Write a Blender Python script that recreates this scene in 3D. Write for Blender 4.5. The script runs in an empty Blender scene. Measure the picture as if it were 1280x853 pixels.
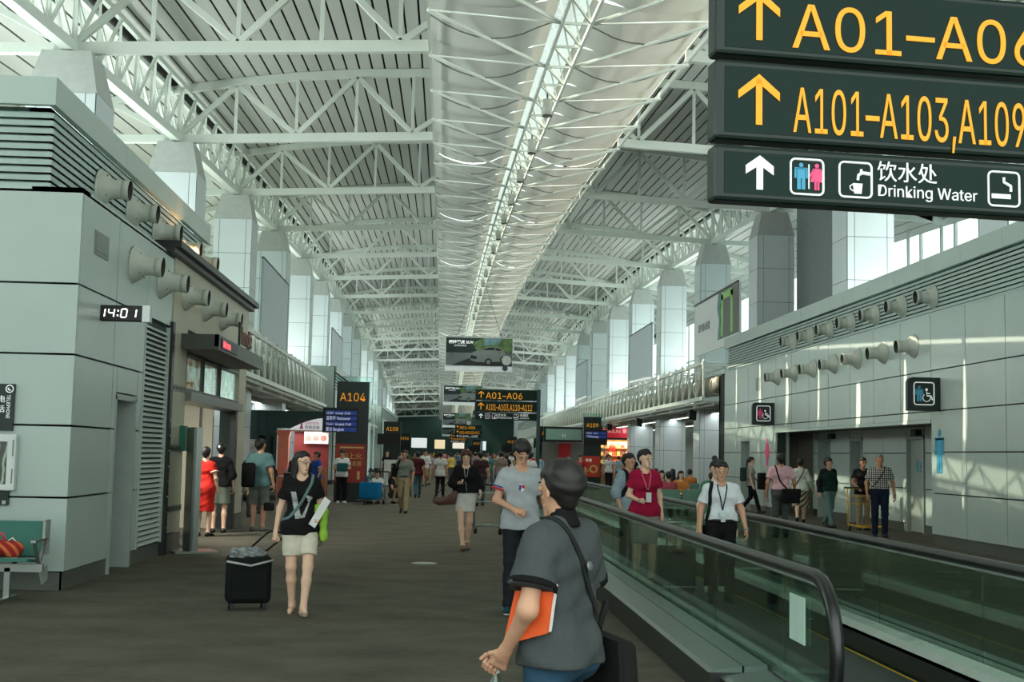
import bpy, bmesh, math, random
import numpy as np
from mathutils import Vector, Matrix
from mathutils.bvhtree import BVHTree
random.seed(7); RNG=np.random.RandomState(11)
SC=bpy.context.scene; COL=SC.collection
# ------------------------------------------------------------------ camera
FPX=1600.; CX,CY=640.,426.5; ROLL=.021; CAMH=1.6
def _unroll(px,py):
    x,y=px-CX,py-CY; c,s=math.cos(ROLL),math.sin(ROLL); return x*c+s*y, y*c-s*x
_vx,_vy=_unroll(551,567)
_p=math.atan2(_vy,FPX); _w=math.asin(-_vx/math.sqrt(_vx**2+_vy**2+FPX**2))
_f=Vector((math.sin(_w)*math.cos(_p),math.cos(_w)*math.cos(_p),math.sin(_p)))
_r=Vector((math.cos(_w),-math.sin(_w),0)); _u=_r.cross(_f)
_c,_s=math.cos(ROLL),math.sin(ROLL)
_rr=_r*_c+_u*_s; _uu=_u*_c-_r*_s
cam=bpy.data.cameras.new('camera'); cam.sensor_width=36; cam.lens=36*FPX/1280; cam.clip_end=600; cam.clip_start=.1
camo=bpy.data.objects.new('camera',cam); COL.objects.link(camo)
camo.matrix_world=Matrix(((_rr.x,_uu.x,-_f.x,0),(_rr.y,_uu.y,-_f.y,0),(_rr.z,_uu.z,-_f.z,CAMH),(0,0,0,1)))
SC.camera=camo
# ------------------------------------------------------------------ world, sun, exposure
W=bpy.data.worlds.new('world'); SC.world=W; W.use_nodes=True
_n=W.node_tree; _bg=_n.nodes['Background']; _bg.inputs[0].default_value=(.88,.97,.93,1); _bg.inputs[1].default_value=1.5
_sun=bpy.data.lights.new('sun','SUN'); _sun.energy=6.5; _sun.angle=.009; _sun.color=(1,.86,.68)
suno=bpy.data.objects.new('sun',_sun); COL.objects.link(suno); suno.location=(-20,10,40)
suno.rotation_euler=Vector((.70,.035,-.71)).to_track_quat('-Z','Y').to_euler()
SC.view_settings.view_transform='Standard'; SC.view_settings.look='None'; SC.view_settings.gamma=1
SC.view_settings.use_curve_mapping=False; SC.view_settings.exposure=0.8
# ------------------------------------------------------------------ materials
def lin(c):
    r=[]
    for v in c[:3]:
        v=v/255.; r.append(v/12.92 if v<=.04045 else ((v+.055)/1.055)**2.4)
    return (*r,1)
MATS={}
def M(name,c=(128,128,128),rough=.6,metal=0,var=.06,scale=6,bump=0,emit=0,spec=.4,stretch=None):
    if name in MATS: return MATS[name]
    m=bpy.data.materials.new(name); m.use_nodes=True; t=m.node_tree; b=t.nodes['Principled BSDF']
    L=lin(c); b.inputs['Roughness'].default_value=rough; b.inputs['Metallic'].default_value=metal
    b.inputs['Specular IOR Level'].default_value=spec
    tc=t.nodes.new('ShaderNodeTexCoord'); nz=t.nodes.new('ShaderNodeTexNoise'); nz.inputs['Scale'].default_value=scale; nz.inputs['Detail'].default_value=3
    mp=t.nodes.new('ShaderNodeMapping'); t.links.new(tc.outputs['Object'],mp.inputs[0]); t.links.new(mp.outputs[0],nz.inputs['Vector'])
    if stretch: mp.inputs['Scale'].default_value=stretch
    rp=t.nodes.new('ShaderNodeMapRange'); rp.inputs[1].default_value=.3; rp.inputs[2].default_value=.7; rp.inputs[3].default_value=1-var; rp.inputs[4].default_value=1+var
    mx=t.nodes.new('ShaderNodeVectorMath'); mx.operation='SCALE'; mx.inputs[0].default_value=L[:3]
    t.links.new(nz.outputs[0],rp.inputs[0]); t.links.new(rp.outputs[0],mx.inputs['Scale']); t.links.new(mx.outputs[0],b.inputs['Base Color'])
    if bump:
        bp=t.nodes.new('ShaderNodeBump'); bp.inputs['Strength'].default_value=bump; bp.inputs['Distance'].default_value=.01
        t.links.new(nz.outputs[0],bp.inputs['Height']); t.links.new(bp.outputs[0],b.inputs['Normal'])
    if emit:
        b.inputs['Emission Color'].default_value=L; b.inputs['Emission Strength'].default_value=emit
    MATS[name]=m; return m
def glass_mat(name,tint,gloss=.12,rough=.02):
    if name in MATS: return MATS[name]
    m=bpy.data.materials.new(name); m.use_nodes=True; t=m.node_tree; t.nodes.clear()
    o=t.nodes.new('ShaderNodeOutputMaterial'); a=t.nodes.new('ShaderNodeBsdfTransparent'); a.inputs[0].default_value=(*tint,1)
    g=t.nodes.new('ShaderNodeBsdfGlossy'); g.inputs['Roughness'].default_value=rough; g.inputs[0].default_value=(.9,1,.95,1)
    lw=t.nodes.new('ShaderNodeLayerWeight'); lw.inputs[0].default_value=.35
    mr=t.nodes.new('ShaderNodeMapRange'); mr.inputs[3].default_value=gloss*.35; mr.inputs[4].default_value=min(1,gloss*3.5)
    x=t.nodes.new('ShaderNodeMixShader'); t.links.new(lw.outputs['Fresnel'],mr.inputs[0]); t.links.new(mr.outputs[0],x.inputs[0])
    t.links.new(a.outputs[0],x.inputs[1]); t.links.new(g.outputs[0],x.inputs[2]); t.links.new(x.outputs[0],o.inputs[0])
    MATS[name]=m; return m
def fabric_mat(name,c,trans=.3,clear=.3):
    m=bpy.data.materials.new(name); m.use_nodes=True; t=m.node_tree; t.nodes.clear()
    o=t.nodes.new('ShaderNodeOutputMaterial'); d=t.nodes.new('ShaderNodeBsdfDiffuse'); tl=t.nodes.new('ShaderNodeBsdfTranslucent'); tr=t.nodes.new('ShaderNodeBsdfTransparent')
    tc=t.nodes.new('ShaderNodeTexCoord'); nz=t.nodes.new('ShaderNodeTexNoise'); nz.inputs['Scale'].default_value=1.3
    mp=t.nodes.new('ShaderNodeMapping'); mp.inputs['Scale'].default_value=(2.5,.5,1)
    t.links.new(tc.outputs['Object'],mp.inputs[0]); t.links.new(mp.outputs[0],nz.inputs['Vector'])
    mr=t.nodes.new('ShaderNodeMapRange'); mr.inputs[1].default_value=.3; mr.inputs[2].default_value=.7; mr.inputs[3].default_value=clear*.75; mr.inputs[4].default_value=clear*1.25
    t.links.new(nz.outputs[0],mr.inputs[0])
    L=lin(c); d.inputs[0].default_value=L; tl.inputs[0].default_value=L
    a=t.nodes.new('ShaderNodeMixShader'); a.inputs[0].default_value=trans; b=t.nodes.new('ShaderNodeMixShader')
    t.links.new(d.outputs[0],a.inputs[1]); t.links.new(tl.outputs[0],a.inputs[2]); t.links.new(mr.outputs[0],b.inputs[0]); t.links.new(a.outputs[0],b.inputs[1]); t.links.new(tr.outputs[0],b.inputs[2]); t.links.new(b.outputs[0],o.inputs[0])
    MATS[name]=m; return m
# ------------------------------------------------------------------ mesh building
class MB:
    def __init__(s): s.v=[]; s.f=[]; s.m=[]
    def add(s,vs,fs,mi=0):
        n=len(s.v); s.v+= [tuple(map(float,q)) for q in vs]; s.f+=[tuple(i+n for i in f) for f in fs]; s.m+=[mi]*len(fs); return s
    def box(s,a,b,mi=0):
        x0,y0,z0=[min(p,q) for p,q in zip(a,b)]; x1,y1,z1=[max(p,q) for p,q in zip(a,b)]
        return s.add([(x0,y0,z0),(x1,y0,z0),(x1,y1,z0),(x0,y1,z0),(x0,y0,z1),(x1,y0,z1),(x1,y1,z1),(x0,y1,z1)],
            [(0,3,2,1),(4,5,6,7),(0,1,5,4),(1,2,6,5),(2,3,7,6),(3,0,4,7)],mi)
    def frame(s,a,b):
        a=Vector(a);b=Vector(b);d=(b-a).normalized(); up=Vector((0,0,1)) if abs(d.z)<.95 else Vector((0,1,0))
        x=d.cross(up).normalized(); return a,b,x,x.cross(d)
    def bar(s,a,b,w,h=None,mi=0):
        h=h or w; a,b,x,y=s.frame(a,b); x*=w/2; y*=h/2
        return s.add([a-x-y,a+x-y,a+x+y,a-x+y,b-x-y,b+x-y,b+x+y,b-x+y],[(0,3,2,1),(4,5,6,7),(0,1,5,4),(1,2,6,5),(2,3,7,6),(3,0,4,7)],mi)
    def tube(s,pts,r,n=8,mi=0,cap=True):
        pts=[Vector(p) for p in pts]; rs=r if isinstance(r,(list,tuple)) else [r]*len(pts); rings=[]
        x=None
        for i,p in enumerate(pts):
            d=(pts[min(i+1,len(pts)-1)]-pts[max(i-1,0)]).normalized()
            if x is None:
                up=Vector((0,0,1)) if abs(d.z)<.95 else Vector((0,1,0)); x=d.cross(up).normalized()
            else: x=(x-d*x.dot(d)).normalized()
            y=x.cross(d); rings.append([p+(x*math.cos(2*math.pi*k/n)+y*math.sin(2*math.pi*k/n))*rs[i] for k in range(n)])
        vs=[q for g in rings for q in g]; fs=[]
        for i in range(len(pts)-1):
            for k in range(n): fs.append((i*n+k,i*n+(k+1)%n,(i+1)*n+(k+1)%n,(i+1)*n+k))
        if cap: fs+= [tuple(range(n)),tuple(reversed(range((len(pts)-1)*n,len(pts)*n)))]
        return s.add(vs,fs,mi)
    def lathe(s,prof,o=(0,0,0),ax=(0,0,1),n=20,mi=0):
        o=Vector(o); d=Vector(ax).normalized(); up=Vector((0,0,1)) if abs(d.z)<.9 else Vector((0,1,0)); x=d.cross(up).normalized(); y=x.cross(d)
        vs=[];fs=[]
        for r,h in prof:
            for k in range(n):
                a=2*math.pi*k/n; vs.append(o+d*h+(x*math.cos(a)+y*math.sin(a))*r)
        for i in range(len(prof)-1):
            for k in range(n): fs.append((i*n+k,i*n+(k+1)%n,(i+1)*n+(k+1)%n,(i+1)*n+k))
        return s.add(vs,fs,mi)
    def prism(s,poly,fn,t,mi=0):
        # poly: 2D points; fn(u,v,w)->3D ; extruded w 0..t
        n=len(poly); vs=[fn(u,v,0) for u,v in poly]+[fn(u,v,t) for u,v in poly]
        fs=[tuple(range(n)),tuple(reversed(range(n,2*n)))]+[(i,i+n,(i+1)%n+n,(i+1)%n) for i in range(n)]
        return s.add(vs,fs,mi)
    def mesh(s,name,mats,smooth=False):
        me=bpy.data.meshes.new(name); me.from_pydata(s.v,[],s.f)
        for m in (mats if isinstance(mats,(list,tuple)) else [mats]): me.materials.append(m)
        if len(me.materials)>1: me.polygons.foreach_set('material_index',s.m)
        bm=bmesh.new(); bm.from_mesh(me); bmesh.ops.recalc_face_normals(bm,faces=bm.faces); bm.to_mesh(me); bm.free()
        if smooth: me.polygons.foreach_set('use_smooth',[True]*len(me.polygons))
        me.update(); return me
def tag(o,label=None,cat=None,group=None,kind=None):
    if label: o['label']=label
    if cat: o['category']=cat
    if group: o['group']=group
    if kind: o['kind']=kind
    return o
def link(name,data,parent=None,loc=None,rot=None):
    o=bpy.data.objects.new(name,data); COL.objects.link(o)
    if parent: o.parent=parent
    if loc is not None: o.location=loc
    if rot is not None: o.rotation_euler=rot
    return o
def mk(name,mb,mats,parent=None,smooth=False,loc=None,rot=None): return link(name,mb.mesh(name,mats,smooth),parent,loc,rot)
def thing(name,label,cat,loc=(0,0,0),rz=0,group=None,kind=None):
    return tag(link(name,None,None,loc,(0,0,rz)),label,cat,group,kind)
def B(a,b): return MB().box(a,b)
_bev={}
def bevel(o,w,seg=2):
    md=o.modifiers.new('bevel','BEVEL'); md.width=w; md.segments=seg; md.limit_method='ANGLE'; return o
import os
_fp=os.path.join(bpy.utils.system_resource('DATAFILES'),'fonts','Inter.woff2')
FONT=bpy.data.fonts.load(_fp) if os.path.exists(_fp) else None   # lettering face bundled with Blender
TMP=bpy.data.scenes.new('lettering_workspace')
def text_mesh(body,size,mats,parent,mtx,name='lettering',align='LEFT',sx=1.,bold=0.0,ext=.003,valign='BOTTOM_BASELINE'):
    cu=bpy.data.curves.new('t','FONT'); cu.body=body
    if FONT and all(ord(ch)<0x2100 for ch in body): cu.font=FONT; bold=0.
    cu.size=size; cu.extrude=ext; cu.align_x=align; cu.align_y=valign; cu.offset=bold; cu.resolution_u=3
    o=bpy.data.objects.new('t',cu); TMP.collection.objects.link(o); 
    with bpy.context.temp_override(scene=TMP,view_layer=TMP.view_layers[0]): dg=bpy.context.evaluated_depsgraph_get(); dg.update()
    me=bpy.data.meshes.new_from_object(o.evaluated_get(dg)); bpy.data.objects.remove(o); bpy.data.curves.remove(cu)
    me.name=name; me.materials.clear(); me.materials.append(mats)
    me.transform(mtx@Matrix.Diagonal((sx,1,1,1)))
    return link(name,me,parent)
def facing_cam(loc): # text lying in XZ plane facing -Y
    return Matrix.Translation(Vector(loc))@Matrix.Rotation(math.pi/2,4,'X')
ORD=['first','second','third','fourth','fifth','sixth','seventh','eighth','ninth','tenth','eleventh','twelfth','thirteenth','fourteenth','fifteenth','sixteenth','seventeenth','eighteenth','nineteenth','twentieth','twenty-first','twenty-second']
# palette
PANEL=M('painted metal panel',(174,190,184),.32,0,.03,1.5,spec=.5)
PANELD=M('joint backing',(40,52,50),.8)
BASEM=M('skirting metal',(92,96,90),.4,.1,.05,3)
LOUV=M('louvre slats paint',(164,184,178),.4)
LOUVB=M('louvre backing',(58,72,68),.8)
WHITE=M('white steel paint',(214,222,214),.42,0,.03,2)
COLP=M('column cladding',(203,214,216),.35,0,.02,1)
COLJ=M('column joint',(96,106,108),.8)
DECK=M('ceiling deck metal',(196,200,194),.5,0,.08,.7,stretch=(1,.15,1))
DARK=M('dark gap',(28,30,30),.9)
BLACK=M('black plastic',(16,18,18),.45)
BLACKM=M('black painted metal',(30,34,33),.4)
GREEN=M('sign box dark green',(8,32,27),.35,0,.04,3)
YEL=M('yellow lettering',(222,152,30),.5,0,.02,5,emit=.3)
WLET=M('white lettering',(230,234,234),.5,0,.02,5,emit=.2)
CYAN=M('blue pictogram',(70,160,196),.5,0,.02,5)
PINK=M('pink pictogram',(236,84,134),.5,0,.02,5)
NOZ=M('nozzle paint',(186,192,182),.35,0,.04,8)
NOZD=M('nozzle inside',(60,62,58),.7)
STEEL=M('brushed steel',(150,156,152),.3,.8,.05,12,stretch=(1,20,20))
BEIGE=M('beige shop panel',(174,172,152),.5,0,.03,2)
# ================================================================== SETTING
XCL,XCR,SP,YA=-6.9,10.9,9.34,23.3
XEL,XER,XM=-.39,4.45,2.02
YEND=200.
def zb(y):
    return 11.15-(.000588 if y<86 else .00038)*(y-86)**2
def rtop(u): return 1.3+.19*u-.013*u*u
def XS(side,u): return XCL+u if side<0 else XCR-u
# floor
def carpet():
    m=bpy.data.materials.new('carpet'); m.use_nodes=True; t=m.node_tree; b=t.nodes['Principled BSDF']; b.inputs['Roughness'].default_value=.95; b.inputs['Specular IOR Level'].default_value=.12
    tc=t.nodes.new('ShaderNodeTexCoord'); a=t.nodes.new('ShaderNodeTexNoise'); a.inputs['Scale'].default_value=1.1; a.inputs['Detail'].default_value=4
    mp=t.nodes.new('ShaderNodeMapping'); mp.inputs['Scale'].default_value=(1.2,1.7,1); t.links.new(tc.outputs['Object'],mp.inputs[0]); t.links.new(mp.outputs[0],a.inputs['Vector'])
    c=t.nodes.new('ShaderNodeTexNoise'); c.inputs['Scale'].default_value=38; c.inputs['Detail'].default_value=3
    mp2=t.nodes.new('ShaderNodeMapping'); mp2.inputs['Scale'].default_value=(.25,1.6,1); t.links.new(tc.outputs['Object'],mp2.inputs[0]); t.links.new(mp2.outputs[0],c.inputs['Vector'])
    ad=t.nodes.new('ShaderNodeMath'); ad.operation='ADD'; t.links.new(a.outputs[0],ad.inputs[0]); t.links.new(c.outputs[0],ad.inputs[1])
    cr=t.nodes.new('ShaderNodeValToRGB'); cr.color_ramp.elements[0].position=.34; cr.color_ramp.elements[1].position=.66
    cr.color_ramp.elements[0].color=lin((72,70,61)); cr.color_ramp.elements[1].color=lin((100,97,86))
    hf=t.nodes.new('ShaderNodeMath'); hf.operation='MULTIPLY'; hf.inputs[1].default_value=.5
    t.links.new(ad.outputs[0],hf.inputs[0]); t.links.new(hf.outputs[0],cr.inputs[0]); t.links.new(cr.outputs[0],b.inputs['Base Color'])
    bp=t.nodes.new('ShaderNodeBump'); bp.inputs['Strength'].default_value=.35; bp.inputs['Distance'].default_value=.004; t.links.new(c.outputs[0],bp.inputs['Height']); t.links.new(bp.outputs[0],b.inputs['Normal'])
    return m
tag(mk('floor',B((-20,-6,-.3),(24,YEND+4,0)),carpet()),'dark grey-green woven carpet floor of the concourse',None,None,'structure')
mk('floor_hatch',MB().lathe([(0,.004),(.17,.004),(.19,.0)],(-.2,18.9,.0005),n=24),STEEL,bpy.data.objects['floor'],True)
# ---------------- ceiling deck
ys=[2+i*(YEND-2)/64 for i in range(65)]
def sheet(side,u0,u1,dz,mat,name,parent,thick=.03):
    mb=MB(); vs=[];fs=[]
    for y in ys:
        for u,z in ((u0,0),(u1,0),(u1,thick),(u0,thick)): vs.append((XS(side,u),y,zb(y)+rtop(u)+dz+z))
    for i in range(len(ys)-1):
        for k in range(4): a=i*4+k; b=i*4+(k+1)%4; fs.append((a,b,b+4,a+4))
    fs+=[(0,1,2,3),tuple(range(len(vs)-4,len(vs)))]
    return mk(name,mb.add(vs,fs),mat,parent)
ceil=tag(link('ceiling',None),'grey metal strip ceiling arching along the concourse',None,None,'structure')
for side in (-1,1):
    for q in range(12): sheet(side,-6+q*1.046,-6+(q+1)*1.046,.17,DARK,'roof_backing',ceil,.12)
    n=20
    for i in range(n):
        u0=.02+i*6.5/n; sheet(side,u0,u0+6.5/n-.05,.11,DECK,'ceiling_panel',ceil)
    for i in range(14):
        u0=-.42-i*.42; sheet(side,u0-.37,u0,.11,DECK,'ceiling_panel',ceil)
# ---------------- transverse trusses
def truss(side,k):
    y=YA+SP*k; z=zb(y); near=y<115
    lab='%s white steel roof truss from the near end, %s half of the ceiling'%(ORD[k+1],'left' if side<0 else 'right')
    t=thing('roof_truss',lab,'truss',(XS(side,0),y,z),0,'transverse roof trusses')
    sg=1 if side<0 else -1
    P=lambda u,zz:(sg*u,0,zz)
    w=.15
    mk('bottom_chord',MB().bar(P(-.1,0),P(6.5,.3),w,.22).bar(P(-.1,0),P(-5.5,-.15),w,.2),WHITE,t)
    us=[-5.9,-4,-2,0,1.5,3,4.5,6.5]; mb=MB()
    for a,b in zip(us[:-1],us[1:]): mb.bar(P(a,rtop(a)),P(b,rtop(b)),w,.2)
    mk('top_chord',mb,WHITE,t)
    bz=lambda u:.3*u/6.5+.08
    webs=[]
    for u,v,up in ((0,1.42,1),(2.97,1.42,1),(2.97,4.5,1),(5.95,4.5,1)): webs.append((P(u,bz(u)),P(v,rtop(v)-.08),.12))
    webs.append((P(5.95,bz(5.95)),P(6.5,.75),.12))
    for u in (0.0,1.42,2.97,4.5,5.95): webs.append((P(u,bz(u)),P(u,rtop(u)-.08),.08))
    webs.append((P(-.1,.05),P(-1.7,rtop(-1.7)-.08),.12)); webs.append((P(-3.2,-.1),P(-1.7,rtop(-1.7)-.08),.1)); webs.append((P(-3.2,-.05),P(-3.2,rtop(-3.2)),.07))
    if near:
        for a,b,ww in webs: mk('diagonal' if abs(a[0]-b[0])>.01 else 'post',MB().bar(a,b,ww),WHITE,t)
    else:
        mb=MB()
        for a,b,ww in webs: mb.bar(a,b,ww)
        tag(mk('web_members',mb,WHITE,t),kind='stuff')
    return t
NT=19
for side in (-1,1):
    for k in range(-1,NT): truss(side,k)
# ---------------- longitudinal edge trusses (one per bay)
def edge_truss(side,k):
    y0=YA+SP*k; y1=y0+SP; X=XS(side,0); sg=1 if side<0 else -1
    t=thing('edge_truss','%s bay of the lattice edge truss on top of the %s columns'%(ORD[k+1],'left' if side<0 else 'right'),'truss',(X,y0,zb(y0)),0,'lattice edge trusses over the columns')
    f=lambda s,dz,dx=0:(dx,s*SP,zb(y0+s*SP)-zb(y0)+dz)
    mk('bottom_chord',MB().bar(f(.006,.0),f(.994,.0),.2,.2),WHITE,t)
    mk('top_chord',MB().bar(f(0,1.25,.22*sg),f(1,1.25,.22*sg),.1,.12).bar(f(0,1.25,-.22*sg),f(1,1.25,-.22*sg),.1,.12),WHITE,t)
    n=6; near=y0<62; mb=MB()
    for i in range(n):
        a,b,c=i/n,(i+.5)/n,(i+1)/n
        for dx in (.22*sg,-.22*sg):
            for p,q in (((a,.08),(b,1.2)),((c,.08),(b,1.2))):
                m_=MB() if near else mb
                m_.bar(f(p[0],p[1],dx*.15),f(q[0],q[1],dx),.055,.055)
                if near: mk('strut',m_,WHITE,t)
        m_=MB() if near else mb
        m_.bar(f(b,.08),f(b,1.2,-.22*sg),.04)
        if near: mk('strut',m_,WHITE,t)
    if not near: tag(mk('struts',mb,WHITE,t),kind='stuff')
for side in (-1,1):
    for k in range(-1,NT-1): edge_truss(side,k)
# ---------------- skylight
FABL=fabric_mat('skylight fabric',(172,176,169),.13,.03)
SEAM=M('fabric seam',(120,126,120),.8)
sky=tag(link('ceiling_skylight',None),'long skylight of translucent draped fabric over the concourse',None,None,'structure')
def ze(y): return zb(y)+.2
ST=SP/3
def fabric_z(x,y,xe,xc):
    s=(x-xe)/(xc-xe)
    ph=((y-YA)/ST)%1.0
    return ze(y)+.28-.05*s-.20*math.sin(math.pi*s)-.13*ph*math.sin(math.pi*min(1,s*1.15))**.5-.10*math.sin(math.pi*s)*math.sin(math.pi*ph)
j0=int((2-YA)//ST)
j1=int((YEND-YA)//ST)
for j in range(j0,j1):
    y0=YA+j*ST
    for xe,xc in ((XEL,XM-.26),(XER,XM+.26)):
        mb=MB(); nx,ny=8,6 if y0<90 else 3; vs=[];fs=[]
        for i in range(nx+1):
            for q in range(ny+1):
                x=xe+(xc-xe)*i/nx; y=y0+(ST-.06-.20*math.sin(math.pi*i/nx)*(1+.5*math.sin(j*2.3)))*q/ny; vs.append((x,y,fabric_z(x,min(y,y0+ST-1e-4),xe,xc)))
        for i in range(nx):
            for q in range(ny): a=i*(ny+1)+q; fs.append((a,a+1,a+ny+2,a+ny+1))
        fp=mk('fabric_panel',mb.add(vs,fs),FABL,sky,True)
        sm=MB(); sm.tube([(xe+(xc-xe)*i/8,y0+ST*.48,fabric_z(xe+(xc-xe)*i/8,y0+ST*.48,xe,xc)-.012) for i in range(9)],.014,5)
        if y0<110: mk('seam',sm,SEAM,fp)
    if y0<150:
        for xe,xc in ((XEL,XM-.24),(XER,XM+.24)):
            mk('strut',MB().tube([(xe,y0,ze(y0)-.06),(xc,y0+ST,ze(y0+ST)-.2)],.035,6),WHITE,sky,True)
            mk('strut',MB().tube([(xe,y0,ze(y0)-.06),(xc,y0,ze(y0)-.2)],.016,6),WHITE,sky,True)
# edge beams that close the skylight against the deck
for xe in (XEL,XER):
    mb=MB(); sg=-1 if xe<1 else 1
    yy=[2+i*6 for i in range(33)]
    for a,b in zip(yy[:-1],yy[1:]): mb.bar((xe,a,ze(a)+.02),(xe,b,ze(b)+.02),.05,.10)
    mk('edge_beam',mb,WHITE,sky)
    mb=MB()
    for a,b in zip(yy[:-1],yy[1:]):
        x=xe+sg*.03
        mb.add([(x,a,ze(a)+.3),(x,b,ze(b)+.3),(x,b,zb(b)+2.2),(x,a,zb(a)+2.2)],[(0,1,2,3)])
    mk('upstand',mb,M('skylight upstand',(150,156,152),.7),sky)
# centre spine lattice
for k in range(-2,NT):
    y0=YA+SP*k
    y1=YA+SP*(k+1); mb=MB(); n=6
    sp=link('spine_lattice',None,sky)
    for x in (XM-.24,XM+.24):
        mk('rail',MB().bar((x,y0,ze(y0)-.2),(x,y1,ze(y1)-.2),.05,.07),WHITE,sp)
    for i in range(n):
        a=y0+(y1-y0)*i/n; b=y0+(y1-y0)*(i+1)/n; c=(a+b)/2
        mb.bar((XM-.24,a,ze(a)-.2),(XM+.24,a,ze(a)-.2),.04).bar((XM-.24,a,ze(a)-.2),(XM+.24,b,ze(b)-.2),.03)
        mb.bar((XM-.24,a,ze(a)-.2),(XM,c,ze(c)+.45),.03).bar((XM+.24,a,ze(a)-.2),(XM,c,ze(c)+.45),.03).bar((XM+.24,b,ze(b)-.2),(XM,c,ze(c)+.45),.03)
    tag(mk('lacing_bars',mb,WHITE,sp),kind='stuff')
    mk('skylight_pane',MB().add([(XM-.4,y0,ze(y0)+.5),(XM+.4,y0,ze(y0)+.5),(XM+.4,y1,ze(y1)+.5),(XM-.4,y1,ze(y1)+.5)],[(0,1,2,3)]),glass_mat('skylight glass',(.36,.4,.38),.05),sp)
# hanging cylinder lamps in the spine
LAMPM=M('lamp housing',(170,172,164),.5)
for i in range(14):
    y=25.9+i*SP/2; z=ze(y)-.28
    t=thing('downlight','grey cylinder downlight hanging in the skylight spine, %s from the near end'%ORD[i],'lamp',(XM,y,z),0,'cylinder lamps under the skylight')
    mk('housing',MB().lathe([(0,0),(.1,0),(.1,-.34),(.085,-.34),(.085,-.3),(0,-.3)],n=16),LAMPM,t,True); mk('lamp_ring',MB().lathe([(.085,-.335),(.104,-.335),(.104,-.35),(.085,-.35),(.085,-.335)],n=16),BLACK,t)
    mk('hanger',MB().bar((0,0,0),(0,0,.14),.03),BLACKM,t)
    SL=bpy.data.lights.new('downlight_bulb','SPOT'); SL.energy=420; SL.spot_size=2.2; SL.spot_blend=.7; SL.shadow_soft_size=.09; SL.color=(1,.97,.9); link('downlight_bulb',SL,t,(0,0,-.31))
# ---------------- columns
CW=.62
def col_piece(name,a,b): 
    return B(a,b).mesh(name,COLP)
LV=1.12
_cf=col_piece('cladding_panel',(-.42,-CW-.012,.008),(.42,-CW,LV-.008))
_cs=col_piece('corner_panel',(-.085,-CW-.012,.008),(.085,-CW,LV-.008))
_cside=col_piece('side_panel',(-.006,-CW+.02,.008),(.006,CW-.02,LV-.008))
def column(side,k):
    y=YA+SP*k; X=XS(side,0); zt=zb(y)-.16; zk=zt-.82
    t=thing('column','white clad column with tapered head, %s from the near end on the %s'%(ORD[k],'left' if side<0 else 'right'),'column',(X,y,0),0,'white clad columns')
    zf=2.62 if (side>0 and k<3) else 0.
    mk('core',B((-CW+.012,-CW,zf),(CW-.012,CW,zk)),COLJ,t)
    hd=MB(); a=CW+.004; b=.44
    hd.add([(-a,-a,zk),(a,-a,zk),(a,a,zk),(-a,a,zk),(-b,-b,zt),(b,-b,zt),(b,b,zt),(-b,b,zt)],[(0,3,2,1),(4,5,6,7),(0,1,5,4),(1,2,6,5),(2,3,7,6),(3,0,4,7)])
    h=mk('column_head',hd,M('column head cladding',(178,184,180),.4),t)
    mk('bearing',MB().lathe([(.12,0),(.12,.06),(.07,.08),(.07,.2)],(0,0,zt),n=12),WHITE,t)
    inner=1 if side<0 else -1
    L=[]; z=zk
    while z>zf+.05:
        z-=LV; L.append(z)
    for z in L:
        lo=max(z,zf)
        if y<80:
            sc=(z+LV-lo)/LV
            for me,x in ((_cf,0),(_cs,-.52),(_cs,.52)):
                o=link(me.name,me,t,(x,0,lo)); o.scale=(1,1,sc)
            o=link('side_panel',_cside,t,(inner*CW,0,lo)); o.scale=(1,1,sc)
        else:
            o=link('side_panel',_cside,t,(inner*CW,0,lo)); o.scale=(1,1,(z+LV-lo)/LV)
            o=link('cladding_panel',_cf,t,(0,0,lo)); o.scale=(1.4,1,(z+LV-lo)/LV)
for side in (-1,1):
    for k in range(0,NT-1): column(side,k)
# infill walls between columns
INF=M('infill panel',(186,198,204),.45)
def infill(X,y0,y1,z0,z1,lab):
    t=thing('infill_panel',lab,'wall panel',(X,y0,z0)); mk('board',B((-.03,0,0),(.03,y1-y0,z1-z0)),INF,t)
    mk('edge_trim',MB().bar((0,0,z1-z0),(0,y1-y0,z1-z0),.09,.06).bar((0,y1-y0,0),(0,y1-y0,z1-z0),.08,.06),COLJ,t)
infill(-6.2,43.4,50.6,4.9,8.1,'pale blue-grey infill board between two left columns above the lattice bridge')
infill(-6.2,71,78.5,4.9,8.4,'pale infill board between the farther left columns')
infill(10.2,62,69.5,4.9,8.2,'pale infill board between right columns beyond the billboard')
infill(10.2,90,97.5,4.9,8.4,'pale infill board between the farther right columns')
# ---------------- clerestory facades
GLF=glass_mat('facade glass',(.9,.96,.95),.06)
MULL=M('facade mullion',(196,204,200),.4)
FACM=M('facade spandrel',(150,158,154),.6)
for nm,X,sg in (('wall_left_outer',-13.2,1),('wall_right_outer',17.2,-1)):
    w=tag(link(nm,None),'outer glazed clerestory wall on the %s side'%('left' if sg>0 else 'right'),None,None,'structure')
    mk('lower_wall',B((X-.15,-8,0),(X+.15,YEND,4.6)),FACM,w); 
    y=-8
    i=0
    while y<YEND:
        y1=min(y+SP/3,YEND)
        p=mk('pane',MB().box((X-.01,y,4.6),(X+.01,y1,11.4)),GLF,w)
        mk('mullion',MB().bar((X+sg*.05,y,4.6),(X+sg*.05,y,11.4),.1,.12),MULL,w)
        if 14<y<60: mk('brace',MB().bar((X+sg*.5,y,4.6),(X+sg*.35,y+.5,11),.09),MULL,w)
        y=y1
    mk('transom',MB().bar((X+sg*.06,-8,6.4),(X+sg*.06,YEND,6.4),.08).bar((X+sg*.06,-8,8.3),(X+sg*.06,YEND,8.3),.08),MULL,w)
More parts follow.
